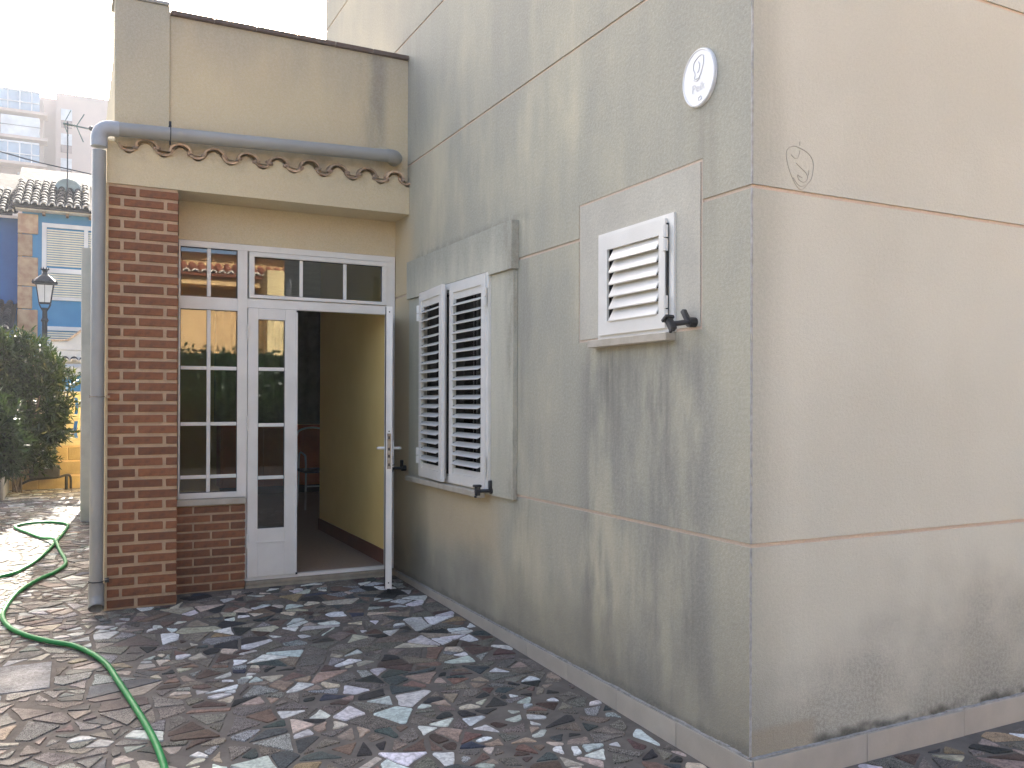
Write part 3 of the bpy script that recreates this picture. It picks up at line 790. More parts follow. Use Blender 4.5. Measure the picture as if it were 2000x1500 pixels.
def leaf(name, label, M, W=.360, gl0=.073, gl1=.267, z0=.152, z1=2.125, bars=(1.68, 1.268, .88)):
    """a door leaf, local x along its width from 0, outer face at y=0"""
    th = .046
    bm = boxes([(0, 0, z0, gl0, th, z1), (gl1, 0, z0, W, th, z1), (gl0+.0002, .0006, 2.045, gl1-.0002, th, z1), (gl0+.0002, .0006, z0, gl1-.0002, th, .506)], .002)
    box(bm, gl0-.01, -.004, .40, gl1+.01, -.0002, .412, bev=.001)
    bm.transform(M); d = obj(name, bm, M_white, annex); prop(d, label)
    def ch(nm, bm, m, sm=False): bm.transform(M); return obj(nm, bm, m, d, sm)
    ch('glass_pane', B(gl0-.003, .02, .503, gl1+.003, .026, 2.048), M_glass)
    t = .004; a = (gl0, .506, gl1, 2.045)
    ch('gasket', boxes([(a[0], .012, a[1], a[0]+t, .019, a[3]), (a[2]-t, .012, a[1], a[2], .019, a[3]), (a[0]+t, .012, a[3]-t, a[2]-t, .019, a[3]), (a[0]+t, .012, a[1], a[2]-t, .019, a[1]+t)]), M_gask)
    for z in bars: ch('glazing_bar', B(gl0+.004, .006, z-.013, gl1-.004, .017, z+.013, bev=.002), M_white)
    return d, ch
M1 = Matrix.Translation((-1.1345, Y0-.014, 0))
d1, ch1 = leaf('door_leaf', 'narrow fixed leaf, shut', M1)
obj('astragal', B(-.790, Y0-.02, .152, -.774, Y0+.032, 2.122, bev=.002), M_white, d1)
obj('latch_keep', boxes([(-.785, Y0-.024, .150, -.770, Y0-.0205, .165), (-.785, Y0-.024, 2.108, -.770, Y0-.0205, 2.12)]), M_gask, d1)
for z in (.42, 1.28, 1.95):
    hx = -1.136; bm = bmesh.new(); tube(bm, [(hx, Y0-.022, z-.052), (hx, Y0-.022, z-.003)], .008, 8); tube(bm, [(hx, Y0-.022, z+.003), (hx, Y0-.022, z+.052)], .008, 8)
    obj('hinge', bm, M_white, d1, True)
# open leaf: hinged at the right jamb, pointing at the viewer
hp = Vector((-.052, 4.024)); dr = (Vector((CX, CY))-hp).normalized(); nr = Vector((dr.y, -dr.x))   # nr: to the left
ang = math.atan2(dr.y, dr.x)
M2 = Matrix.Translation((hp.x, hp.y, 0)) @ Matrix.Rotation(ang, 4, 'Z') @ Matrix.Translation((0, -.023, 0))
d2, ch2 = leaf('door_leaf', 'wide leaf standing open towards the viewer', M2, W=.735, gl0=.08, gl1=.655, z0=.128, z1=2.112)
bm = bmesh.new(); box(bm, .7355, .010, .97, .7385, .036, 1.22); ch2('lock_plate', bm, M_steel)
bm = bmesh.new()
for z in (1.19, 1.11, 1.06, 1.0): box(bm, .7388, .017, z-.01, .7400, .029, z+.01)
for z in (.17, 2.075, 1.235): tube(bm, [(.7354, .023, z), (.7375, .023, z)], .005, 8)
ch2('lock_hole', bm, M_gask)
for sg, y in ((1, .0462), (-1, -.0002)):
    bm = bmesh.new(); box(bm, .672, min(y, y+sg*.010), 1.05, .705, max(y, y+sg*.010), 1.17, bev=.003); tube(bm, smooth_path([(.69, y+sg*.01, 1.115), (.69, y+sg*.045, 1.115), (.66, y+sg*.055, 1.113), (.60, y+sg*.052, 1.11)], 3), .010, 8)
    ch2('handle', bm, M_white, True)
    bm = bmesh.new()
    for k in range(3): tube(bm, [(.69, y, .985+k*.018), (.69, y+sg*.012, .985+k*.018)], .006, 8)
    ch2('thumb_turn', bm, M_white, True)
bm = bmesh.new(); box(bm, .695, .012, .100, .73, .034, .1275, bev=.003); ch2('floor_brush', bm, M_gask)
bm = bmesh.new(); box(bm, .7345, -.006, .13, .7365, -.0003, 2.11); ch2('edge_seal', bm, M_gask)

# interior of the annex
obj('interior_floor', B(-1.945, 4.085, .02, 2.6, 10.5, .1495), M_ifloor, annex)
obj('interior_wall', B(-.052, 4.105, .15, -.0025, 6.18, 2.86), M_iwall, annex)
obj('interior_wall', B(-.0025, 6.202, .15, .05, 6.30, 2.86), M_iwall, annex)
obj('interior_wall', B(2.5, 6.302, .15, 2.6, 10.5, 2.86), M_iwall, annex)
obj('interior_wall', B(-1.945, 10.5, .15, 2.6, 10.6, 2.99), M_iwall, annex)
obj('interior_wall', B(-1.9495, 4.12, .15, -1.93, 10.49, 2.86), M_iwall, annex)
obj('interior_wall', B(.06, 6.202, .15, 2.499, 6.30, 2.99), M_iwall, annex)
obj('ceiling', B(-1.93, 4.102, 2.87, 2.6, 10.49, 2.995), M_whited, annex)
obj('skirting', B(-.068, 4.10, .15, -.0525, 6.18, .262, bev=.002), M_ibrown, annex)
cur = obj('curtain', wavy(9.6, -.6, 1.8, 1.12, 2.72, .045, .21, 'Y'), M_curt, None, True)
prop(cur, 'dark green pleated curtain hanging at the back of the room', 'curtain')
cab = empty('cabinet', 'low orange sideboard against the back of the room seen through the door', 'cabinet')
obj('carcass', B(-.5, 9.72, .26, 1.7, 10.1, 1.10, bev=.004), M_cab, cab)
obj('plinth', B(-.46, 9.75, .15, 1.66, 10.08, .259), M_gask, cab)
for i in range(4): obj('cabinet_door', B(-.48+i*.545, 9.695, .30, .045+i*.545, 9.719, 1.06, bev=.004), M_cab, cab)
chair = empty('chair', 'white tubular chair with dark seat standing in the dim room', 'chair', loc=(0, 0, 0))
cx, cy = .38, 7.95
def tl(pts, nm='leg', r=.011): obj(nm, T(smooth_path([(cx+a, cy+b, .15+c) for a, b, c in pts], 4), r, 8), M_chair, chair, True)
tl([(-.20, -.2, 0), (-.19, -.18, .45), (-.19, -.15, .64)]); tl([(.24, -.2, 0), (.19, -.18, .45), (.19, -.15, .64)])
tl([(-.2, .22, 0), (-.19, .18, .45)]); tl([(.2, .22, 0), (.19, .18, .45)])
tl([(-.19, -.15, .64), (-.19, .14, .66), (-.19, .2, .45)], 'armrest'); tl([(.19, -.15, .64), (.19, .14, .66), (.19, .2, .45)], 'armrest')
tl([(-.19, .18, .45), (-.2, .27, .85), (-.1, .3, .95), (.1, .3, .95), (.2, .27, .85), (.19, .18, .45)], 'back_frame', .012)
tl([(-.19, -.19, .28), (.19, -.19, .28)], 'stretcher', .008)
obj('seat', B(cx-.21, cy-.2, .585, cx+.21, cy+.2, .62, bev=.01), M_gask, chair)

# ---------------------------------------------------------------- drainpipe
dp = empty('drainpipe', 'grey plastic drainpipe running along the ledge and down the brick pillar', 'drainpipe')
def hollow(pts, r, n=20):
    bm = bmesh.new(); tube(bm, pts, r, n, cap=False); tube(bm, pts, r-.004, n, cap=False); return bm
obj('pipe_run', T([(-2.02, 3.66, 3.203), (-.17, 3.66, 3.272)], .045, 20), M_pipe, dp, True)
arc = [(-2.015, 3.66, 3.203), (-2.062, 3.66, 3.202)]+[(-2.062-.068*math.sin(a), 3.66, 3.134+.068*math.cos(a)) for a in [R(k) for k in range(12, 91, 13)]]+[(-2.13, 3.66, 3.12), (-2.13, 3.66, 3.075)]
obj('elbow', T(arc, .0495, 20), M_pipel, dp, True)
obj('elbow', T([(-.20, 3.66, 3.271), (-.165, 3.66, 3.272), (-.135, 3.675, 3.273), (-.118, 3.70, 3.274), (-.115, 3.78, 3.275)], .049, 20), M_pipe, dp, True)
obj('downpipe', T([(-2.13, 3.66, 3.05), (-2.132, 3.66, 2.0), (-2.134, 3.66, .24)], .0415, 20), M_pipe, dp, True)
sh_ = bmesh.new(); tube(sh_, [(-2.134, 3.66, .27), (-2.134, 3.66, .20), (-2.134, 3.645, .165), (-2.134, 3.60, .125)], .047, 20, cap=False)
tube(sh_, [(-2.134, 3.66, .25), (-2.134, 3.66, .20), (-2.134, 3.645, .165), (-2.134, 3.5995, .1245)], .042, 20, cap=False)
obj('pipe_shoe', sh_, M_pipe, dp, True)
obj('shoe_void', T([(-2.134, 3.655, .18), (-2.134, 3.64, .16)], .0415, 20), M_gask, dp)
for x in (-1.705,):
    z = 3.215; bm = bmesh.new(); tube(bm, [(x, 3.66+.047*math.cos(R(a)), z+.047*math.sin(R(a))) for a in range(0, 361, 24)], .003, 6, cap=False)
    box(bm, x-.008, 3.655, z+.047, x+.008, 3.745, z+.062); tube(bm, [(x, 3.66, z+.045), (x, 3.66, z+.085)], .008, 8); tube(bm, [(x, 3.66, z-.045), (x, 3.66, z-.07)], .005, 8)
    obj('clamp', bm, M_rail, dp, True)
for z, m in ((1.47, M_steel), (.285, M_rail)):
    bm = bmesh.new(); tube(bm, [(-2.133+.0435*math.cos(R(a)), 3.66+.0435*math.sin(R(a)), z) for a in range(0, 361, 24)], .0035, 6, cap=False)
    box(bm, -2.085, 3.64, z-.008, -2.06, 3.719, z+.008); tube(bm, [(-2.18, 3.66, z), (-2.172, 3.66, z)], .01, 6)
    obj('clamp', bm, m, dp, True)

# ---------------------------------------------------------------- hose
HZ = .0145
hz_ = lambda y: gz(y)+.006+HZ
hp_ = [(-3.25, 4.75), (-2.76, 5.15), (-2.62, 5.45), (-2.50, 6.05), (-2.40, 6.95), (-2.33, 7.75), (-2.34, 8.08), (-2.50, 8.28), (-2.72, 8.27), (-2.82, 8.04), (-2.67, 7.5), (-2.54, 7.1), (-2.43, 6.75), (-2.38, 6.3), (-2.33, 5.75), (-2.33, 5.45), (-2.40, 5.15), (-2.50, 4.9),
       (-2.62, 4.42), (-2.66, 3.85), (-2.61, 3.5), (-2.50, 3.24), (-2.38, 3.06), (-2.245, 2.89), (-2.12, 2.55), (-2.057, 2.136), (-1.99, 1.62), (-1.955, 1.25), (-1.955, .9), (-2.02, .3), (-2.1, -1.0), (-2.05, -3)]
hpts = smooth_path([(x, y, hz_(y)+(.03 if i == 12 else 0)) for i, (x, y) in enumerate(hp_)], 8)
prop(obj('garden_hose', T(hpts, HZ, 10), M_hose, None, True), 'bright green garden hose snaking over the crazy paving and looping in the sun', 'hose')

# ---------------------------------------------------------------- boundary wall at the back of the passage
bw = empty('block_wall', 'yellow block wall closing the passage, with pierced decorative blocks on top', 'wall')
yb = 12.5
obj('backing', B(-3.9, yb+.012, .03, -1.9, yb+.17, .742), M_mortar, bw)
bb = bmesh.new(); box(bb, 0, 0, 0, .392, .09, .196, bev=.006); bmesh_ = mesh(bb, 'block', M_block)
for r in range(3):
    for i in range(6):
        x = -3.95+i*.40+(.2 if r % 2 else 0)
        if x > -2.2: continue
        link('block', bmesh_, bw, (x, yb-.002*rnd.random(), .075+r*.222))
obj('course', B(-3.9, yb-.01, .742, -1.9, yb+.17, .80), M_blockp, bw)
# pierced blocks: square frame with two bowed ribs
def pierced(flip):
    bm = bmesh.new(); h = .365
    def f(z, c): return c+.030*(1-((z-h/2)/(h/2))**2)*(1 if flip else -1)
    N = 10; e = .05
    box(bm, 0, 0, 0, h, .15, e); box(bm, 0, 0, h-e, h, .15, h)
    cols = ((None, .095), (.140, .185), (.235, None)) if flip else ((None, .130), (.180, .225), (.275, None))
    for a, b in cols:
        for k in range(N):
            z0 = e+(h-2*e)*k/N; z1 = e+(h-2*e)*(k+1)/N
            xs_ = [(0 if a is None else f(z, a), h if b is None else f(z, b)) for z in (z0, z1)]
            v = [bm.verts.new(p) for p in ((xs_[0][0], 0, z0), (xs_[0][1], 0, z0), (xs_[1][1], 0, z1), (xs_[1][0], 0, z1), (xs_[0][0], .15, z0), (xs_[0][1], .15, z0), (xs_[1][1], .15, z1), (xs_[1][0], .15, z1))]
            for q in ((0, 1, 2, 3), (4, 5, 6, 7), (0, 3, 7, 4), (1, 2, 6, 5)): bm.faces.new([v[j] for j in q])
    return mesh(bm, 'pierced_block', M_blockp)
pA, pB = pierced(True), pierced(False)
for r in range(2):
    for i in range(5): link('pierced_block', (pA if r else pB), bw, (-3.86+i*.37, yb+.005, .801+r*.367))
obj('coping', B(-3.9, yb-.02, 1.537, -1.9, yb+.19, 1.575, bev=.005), M_sillst, bw)
pier = prop(obj('stone_pier', B(-3.5, 11.0, .05, -3.12, 12.3, .95, bev=.02), simple('grey_pier_render', (.24, .24, .24), None, 3, .9, .005), None), 'low grey rendered pier beside the oleander at the left edge', 'pier')
# irrigation gear
irr = empty('irrigation_valve', 'dark irrigation valve box with black pipes against the yellow wall', 'valve')
obj('valve_box', B(-2.86, 12.15, .27, -2.46, 12.42, .46, bev=.015), M_black, irr)
obj('pipe', T(smooth_path([(-3.05, 12.3, .10), (-2.95, 12.25, .20), (-2.8, 12.2, .26), (-2.5, 12.2, .28), (-2.33, 12.25, .30), (-2.31, 12.3, .10)], 5), .018, 8), M_black, irr, True)
obj('pipe', T([(-2.37, 12.28, .08), (-2.37, 12.28, .32)], .022, 8), M_rail, irr, True)
obj('valve_cap', B(-2.66, 12.10, .42, -2.58, 12.16, .50, bev=.01), M_pipel, irr)
bm = bmesh.new()
for i in range(16):
    c = Vector((-3.05+i*.065+rnd.uniform(-.02, .02), 11.95+rnd.uniform(-.1, .1), .085)); bmesh.ops.create_icosphere(bm, subdivisions=1, radius=rnd.uniform(.025, .05), matrix=Matrix.Translation(c) @ Matrix.Diagonal((1.4, 1, .5, 1)))
prop(obj('rubble', bm, M_rock), 'pale broken stones lying under the valve box', 'rubble', kind='stuff')

# ---------------------------------------------------------------- bushes
def bush(label, cx, cy, z0, blobs, nleaf, L, stems, seed):
    rr = random.Random(seed); root = empty('oleander_bush', label, 'bush', 'oleanders beside the passage', (0, 0, 0))
    vs, fs = [], []
    for i in range(nleaf//14):
        b = rr.choices(blobs, [q[3]**2*q[4] for q in blobs])[0]
        u = Vector((rr.gauss(0, 1), rr.gauss(0, 1), rr.gauss(0, 1))).normalized()
        rad = rr.uniform(.3, 1)**.5
        rad *= 1+.45*mnoise.noise(u*2.6+Vector((b[0]*3, b[1], b[2])))
        c0 = Vector((b[0]+u.x*b[3]*rad, b[1]+u.y*b[3]*rad*.75, b[2]+u.z*b[4]*rad))
        if c0.z < z0 or c0.y > 12.44 or mnoise.noise(c0*3.1) < -.18: continue
        ax = (u+Vector((rr.gauss(0, .45), rr.gauss(0, .45), .5+rr.gauss(0, .4)))).normalized()
        for k in range(14):
            p = c0+ax*rr.uniform(-.09, .09)
            d = (ax*rr.uniform(.2, 1.1)+Vector((rr.gauss(0, .6), rr.gauss(0, .6), rr.gauss(0, .6)))).normalized()
            sd_ = d.cross(Vector((rr.gauss(0, 1), rr.gauss(0, 1), rr.gauss(0, 1)))).normalized()
            l = L*rr.uniform(.6, 1.25); wd = l*.12
            n0 = len(vs); nm = d.cross(sd_)
            vs += [p, p+d*l*.45+sd_*wd+nm*wd*.3, p+d*l-nm*l*.12, p+d*l*.45-sd_*wd+nm*wd*.3]; fs += [(n0, n0+1, n0+2), (n0, n0+2, n0+3)]
    me = bpy.data.meshes.new('foliage'); me.from_pydata([tuple(v) for v in vs], [], fs); me.materials.append(M_leaf)
    prop(link('foliage', me, root), kind='stuff')
    for k in range(stems):
        a = rr.uniform(0, 6.28); b = rr.choice(blobs)
        obj('stem', T(smooth_path([(cx+.06*math.cos(a), cy+.06*math.sin(a), .05), (cx*.6+b[0]*.4, cy*.6+b[1]*.4, b[2]*.5), (b[0], b[1], b[2]+b[4]*.4)], 4), .014, 6), M_wood, root, True)
BL = [(-2.95, 11.1, 1.75, .55, .60), (-2.66, 11.0, 1.45, .36, .52), (-3.35, 11.1, 1.6, .5, .65), (-2.86, 11.0, .9, .40, .42), (-2.66, 11.2, 1.92, .26, .25), (-3.3, 11.0, 2.05, .35, .30), (-2.6, 10.95, 1.05, .28, .28), (-2.75, 10.9, .72, .3, .25), (-2.48, 11, 1.35, .24, .3), (-3.1, 10.9, .7, .4, .35)]
BL = [(CX+(a-CX)*1.06, b+.85, CZ+(c-CZ)*1.06, d*1.06, e*1.06) for a, b, c, d, e in BL]
bush('large dark oleander hanging over the valve box by the yellow wall', -3.0, 12.0, .36, BL, 30000, .125, 9, 3)
bush('smaller sunlit oleander in front of the grey pier at the left edge', -3.35, 9.3, .3,
     [(-3.12, 9.2, 1.02, .30, .42), (-3.4, 9.3, .8, .4, .4), (-3.02, 9.15, .75, .2, .22)], 9000, .11, 5, 5)

# ---------------------------------------------------------------- street lamp
lm = empty('street_lamp', 'dark cast-iron street lantern on a post in front of the blue house', 'street lamp', loc=(-2.83, 18, 0))
def lathe(prof, n=14, name='x', m=None, parent=None, sm=True, loc=None):
    bm = bmesh.new(); rings = [[bm.verts.new((r*math.cos(2*math.pi*k/n), r*math.sin(2*math.pi*k/n), z)) for k in range(n)] for r, z in prof]
    for a, b in zip(rings, rings[1:]):
        for k in range(n): bm.faces.new((a[k], a[(k+1) % n], b[(k+1) % n], b[k]))
    bm.faces.new(rings[0]); bm.faces.new(rings[-1]); return obj(name, bm, m, parent, sm, loc)
lathe([(.11, .05), (.11, .3), (.07, .4), (.06, 1.0), (.075, 1.05), (.055, 1.1), (.05, 3.05), (.075, 3.1), (.05, 3.16), (.045, 3.32), (.07, 3.36)], 14, 'post', M_iron, lm)
bm = bmesh.new()
for k in range(4):
    a = R(45+90*k); tube(bm, smooth_path([(.03*math.cos(a), .03*math.sin(a), 3.28), (.10*math.cos(a), .10*math.sin(a), 3.36), (.15*math.cos(a), .15*math.sin(a), 3.44)], 3), .011, 6)
obj('bracket', bm, M_iron, lm, True)
def frus(r0, z0, r1, z1): return lambda bm: None
q = [(1, 1), (-1, 1), (-1, -1), (1, -1)]
for k in range(4):
    a, b = q[k], q[(k+1) % 4]; bm = bmesh.new()
    v = [bm.verts.new(p) for p in ((a[0]*.10, a[1]*.10, 3.47), (b[0]*.10, b[1]*.10, 3.47), (b[0]*.155, b[1]*.155, 3.83), (a[0]*.155, a[1]*.155, 3.83))]
    bm.faces.new(v); obj('lamp_pane', bm, M_lglass, lm)
bm = bmesh.new()
for a in q: tube(bm, [(a[0]*.105, a[1]*.105, 3.45), (a[0]*.16, a[1]*.16, 3.85)], .011, 6)
for k in range(4):
    a, b = q[k], q[(k+1) % 4]; tube(bm, [(a[0]*.105, a[1]*.105, 3.46), (b[0]*.105, b[1]*.105, 3.46)], .013, 6); tube(bm, [(a[0]*.16, a[1]*.16, 3.84), (b[0]*.16, b[1]*.16, 3.84)], .016, 6)
    mx0 = ((a[0]+b[0])/2, (a[1]+b[1])/2); tube(bm, [(mx0[0]*.10, mx0[1]*.10, 3.46), (mx0[0]*.155, mx0[1]*.155, 3.84)], .006, 6)
obj('lantern_frame', bm, M_iron, lm, True)
lathe([(.235, 3.86), (.245, 3.90), (.20, 3.95), (.13, 4.01), (.07, 4.05), (.04, 4.10), (.055, 4.14), (.085, 4.17), (.03, 4.172)], 8, 'lantern_roof', M_iron, lm, False)
bm = bmesh.new()
for k in range(8):
    a = R(45*k+22.5); bmesh.ops.create_cone(bm, cap_ends=True, segments=4, radius1=.02, radius2=.004, depth=.05, matrix=Matrix.Translation((.235*math.cos(a), .235*math.sin(a), 3.915)))
    bmesh.ops.create_cone(bm, cap_ends=True, segments=4, radius1=.014, radius2=.003, depth=.05, matrix=Matrix.Translation((.075*math.cos(a), .075*math.sin(a), 4.185)))
obj('crown', bm, M_iron, lm)

# ---------------------------------------------------------------- blue house
bh_ = empty('blue_house', 'two-storey blue house with ivory shutters and tiled roof behind the lamp', 'house')
YB = 23.6
obj('wall', B(-3.52, YB, 0, 4, YB+6, 6.42), M_blue, bh_)
obj('wall', B(-9, YB+.6, 0, -3.521, YB+6.5, 6.30), M_blued, bh_)
z = .3; k = 0
while z < 6.3:
    h = .78 if k % 2 == 0 else .60; wq = .34 if k % 2 else .47
    h = min(h, 6.36-z)
    obj('quoin_stone', B(-3.62, YB-.05, z, -3.62+wq-.0, YB+.3, z+h-.02, bev=.015), M_quoin, bh_); z += h; k += 1
bt = tile_mesh(.088, .085, .016, .42, .82, 'roof_tile', M_greytile, 8); bp = tile_mesh(.080, .06, .016, .42, 1.0, 'roof_tile', M_greytile, 6, up_=-1)
bt2 = tile_mesh(.090, .088, .03, .06, 1, 'tile_end', M_palet, 8)
def tiled(parent, x0, nx, dx, y, z, slope, rows, ends=True):
    for i in range(nx):
        for r in range(rows):
            o = link('roof_tile', bt, parent, (x0+i*dx+rnd.uniform(-.012, .012), y+r*.34*math.cos(slope), z+r*.34*math.sin(slope)+.035+rnd.uniform(-.008, .008))); o.rotation_euler = (slope-.05, 0, rnd.uniform(-.04, .04))
        o = link('roof_tile', bp, parent, (x0+(i+.5)*dx, y+.02, z+.05)); o.rotation_euler = (slope, 0, 0); o.scale = (1, rows*.8, 1)
        if ends: link('tile_end', bt2, parent, (x0+i*dx, y-.02, z+.035))
sl_ = R(24)
r1 = obj('roof', (lambda bm: (bmesh.ops.transform(bm, matrix=Matrix.Translation((0, YB-.38, 6.44)) @ Matrix.Rotation(sl_, 4, 'X'), verts=bm.verts), bm)[1])(B(-3.75, 0, -.02, 4.2, 5.2, .03)), M_greytile, bh_)
tiled(r1, -3.62, 9, .20, YB-.42, 6.50, sl_, 9)
r2 = obj('roof', (lambda bm: (bmesh.ops.transform(bm, matrix=Matrix.Translation((0, YB+.2, 6.32)) @ Matrix.Rotation(sl_, 4, 'X'), verts=bm.verts), bm)[1])(B(-9, 0, -.02, -3.76, 5.2, .03)), M_greytile, bh_)
tiled(r2, -4.6, 5, .20, YB+.16, 6.36, sl_, 8)
obj('eave', B(-3.66, YB-.33, 6.40, 4.1, YB-.002, 6.44), M_palet, bh_)
for i in range(4): obj('eave_bracket', B(-3.05+i*.55, YB-.25, 6.32, -2.98+i*.55, YB-.002, 6.398), M_quoin, bh_)
def bwin(x0, x1, z0, z1, rail, lab):
    wf = obj('window', cellwall([x0, x1, x0+.11, x1-.11, x0+1.0, x0+1.1], [z0, z1, z0+.09, z1-.11, rail, rail+.13], lambda u, v: not (u < x0+.11 or u > x1-.11 or v < z0+.09 or v > z1-.11 or x0+1.0 < u < x0+1.1 or rail < v < rail+.13), YB-.05, YB-.003, 'Y'), M_aptw, bh_)
    prop(wf, lab); n = int((z1-z0)/.062)
    me = mesh(B(0, 0, 0, .88, .022, .044, bev=.006), 'slat', M_ivory)
    for i in range(n):
        zz = z0+.1+i*.062
        if zz > z1-.15 or rail-.04 < zz < rail+.13: continue
        link('slat', me, wf, (x0+.115, YB-.03, zz)); link('slat', me, wf, (x0+1.105, YB-.03, zz))
bwin(-3.06, -1.06, 4.10, 6.14, 4.82, 'upper window with ivory roller slats')
bwin(-3.05, -1.05, 1.75, 3.40, 2.3, 'lower window with white roller slats')
# lower lean-to roof at left and the small entrance canopy
r3 = obj('roof', (lambda bm: (bmesh.ops.transform(bm, matrix=Matrix.Translation((0, YB-1.3, 3.12)) @ Matrix.Rotation(R(24), 4, 'X'), verts=bm.verts), bm)[1])(B(-7, 0, -.02, -3.72, 2.1, .02)), M_greytile, bh_)
prop(r3, 'low lean-to roof of dark tiles'); tiled(r3, -4.42, 4, .20, YB-1.33, 3.17, R(24), 6)
obj('porch_wall', B(-7, YB-1.25, 0, -3.75, YB-1.05, 3.05), M_aptw, bh_)
r4 = obj('canopy', boxes([(-2.70, YB-3.2, 2.30, -.6, YB-2.9, 2.62), (-2.74, YB-3.3, 2.02, -.6, YB-3.22, 2.22)], .01), M_aptw, bh_)
bm = bmesh.new(); v = [bm.verts.new(p) for p in ((-2.75, YB-3.22, 2.80), (-2.42, YB-3.22, 2.82), (-1.9, YB-3.22, 3.25), (-1.9, YB-3.22, 2.62), (-2.75, YB-3.22, 2.62))]
r_e = bmesh.ops.extrude_face_region(bm, geom=[bm.faces.new(v)]); bmesh.ops.translate(bm, vec=(0, .25, 0), verts=[e for e in r_e['geom'] if isinstance(e, bmesh.types.BMVert)])
obj('canopy_gable', bm, M_aptw, r4)
obj('canopy_fascia', T([(-2.77, YB-3.24, 2.83), (-2.42, YB-3.24, 2.85), (-1.9, YB-3.24, 3.28)], .03, 6), M_tile, r4)
for i in range(6):
    o = link('roof_tile', bt, r4, (-2.66+i*.19, YB-3.45, 2.33)); o.rotation_euler = (R(15), 0, 0)
    link('tile_end', bt2, r4, (-2.66+i*.19, YB-3.47, 2.33))
obj('porch_wall', B(-2.62, YB-3.1, 0, -.6, YB-3.0, 2.01), M_blue, bh_)
# antenna, mast and dish on the blue house
an = empty('tv_antenna', 'thin rooftop television aerial on a mast above the blue house', 'antenna')
ax_, ay_ = -2.48, YB+1.5
obj('mast', T([(ax_, ay_, 7.0), (ax_, ay_, 9.35)], .018, 6), M_rail, an, True)
m_al = simple('aerial_metal', (.10, .16, .14), None, 5, .4)
obj('boom', T([(ax_-.12, ay_, 9.28), (ax_+.55, ay_, 9.22)], .022, 6), m_al, an, True)
bm = bmesh.new(); tube(bm, [(ax_-.1, ay_, 9.28), (ax_+.08, ay_, 9.68)], .014, 5); tube(bm, [(ax_-.1, ay_, 9.28), (ax_+.02, ay_, 8.95)], .014, 5); tube(bm, [(ax_+.22, ay_, 9.25), (ax_+.42, ay_, 9.62)], .014, 5); tube(bm, [(ax_+.22, ay_, 9.25), (ax_+.40, ay_, 8.82)], .014, 5)
for k in range(6): tube(bm, [(ax_-.08+k*.05, ay_-.12, 9.25), (ax_-.08+k*.05, ay_+.12, 9.25)], .01, 5)
obj('element', bm, m_al, an, True)
bm = bmesh.new(); bmesh.ops.create_icosphere(bm, subdivisions=2, radius=.07, matrix=Matrix.Translation((ax_+.6, ay_, 9.24))); obj('amplifier', bm, M_rail, an, True)
bm = bmesh.new(); bmesh.ops.create_cone(bm, cap_ends=True, segments=24, radius1=.34, radius2=.3, depth=.05, matrix=Matrix.Translation((ax_+.02, ay_+.1, 7.45)) @ Matrix.Rotation(R(80), 4, 'X'))
obj('dish', bm, simple('dish_green', (.25, .30, .27), None, 5, .6), an, True)
prop(obj('overhead_cable', T([(-9, 20.5, 8.25), (-6, 20.5, 7.55), (-3.0, 20.5, 6.98), (0, 20.5, 6.6), (4, 20.5, 6.4)], .014, 6), M_rail, None, True), 'thin black overhead cable crossing in front of the apartment block', 'cable')

# ---------------------------------------------------------------- apartment block
ap = empty('apartment_building', 'tall pale pink apartment block with glazed balconies, hazy in the distance', 'building')
YA = 98
obj('wall', B(-7.8, YA+4, 0, 14, YA+14, 33.6), M_apt, ap)
obj('wall', B(-18, YA+1.2, 0, -7.81, YA+14, 32.4), M_apt, ap)
obj('stair_tower', B(-4.2, YA+2.6, 0, 0.9, YA+3.99, 33.9), M_apt, ap)
for k in range(12):
    zb = 30.35-k*2.62
    if zb < 1: break
    obj('balcony_slab', B(-18, YA-.7, zb, -4.9, YA+1.19, zb+.28, bev=.02), M_apt, ap)
    if k == 0 or k == 2:
        obj('balcony_glazing', B(-17.9, YA-.55, zb+.281, -5.6, YA+1.1, zb+2.25), M_aptg, ap)
        ps = [(-17.9+i*1.05, YA-.62, zb+.281, -17.78+i*1.05, YA-.551, zb+2.25) for i in range(12)]
        obj('balcony_frame', boxes(ps+[(-17.9, YA-.66, zb+1.02, -5.6, YA-.621, zb+1.12), (-17.9, YA-.66, zb+2.15, -5.6, YA-.621, zb+2.32)]), M_aptw, ap)
    elif k == 1:
        obj('balcony_panel', B(-17.9, YA-.6, zb+.281, -9.2, YA+1.1, zb+2.25), M_aptw, ap)
        obj('balcony_panel', B(-9.0, YA-.6, zb+.281, -5.6, YA+1.1, zb+2.25), M_aptw, ap)
        obj('balcony_rail', B(-17.9, YA-.66, zb+1.25, -5.5, YA-.602, zb+1.30), M_rail, ap)
    else:
        obj('balcony_panel', B(-17.9, YA-.6, zb+.281, -5.6, YA-.5, zb+1.2), M_apt, ap)
        obj('balcony_window', B(-7.6, YA+1.1, zb+.9, -5.9, YA+1.19, zb+2.2), M_aptw, ap)
        obj('balcony_rail', B(-17.9, YA-.66, zb+1.22, -5.5, YA-.602, zb+1.27), M_rail, ap)
obj('side_wing', B(-7.79, YA+1.201, 0, -5.3, YA+3.99, 32.4), M_apt, ap)
for k in range(11):
    zb = 31.9-k*2.62
    obj('window', B(-3.72, YA+2.5, zb-.85, -2.66, YA+2.599, zb+.35), M_aptw, ap)
    obj('window_panel', B(-3.72, YA+2.5, zb-1.65, -2.66, YA+2.599, zb-.86), simple('panel_brown', (.22, .15, .14), None, 2, .8) if k == 0 else bpy.data.materials['panel_brown'], ap)
    obj('window', B(1.1, YA+3.9, zb-1.5, 1.6, YA+3.999, zb-.3), M_aptw, ap)

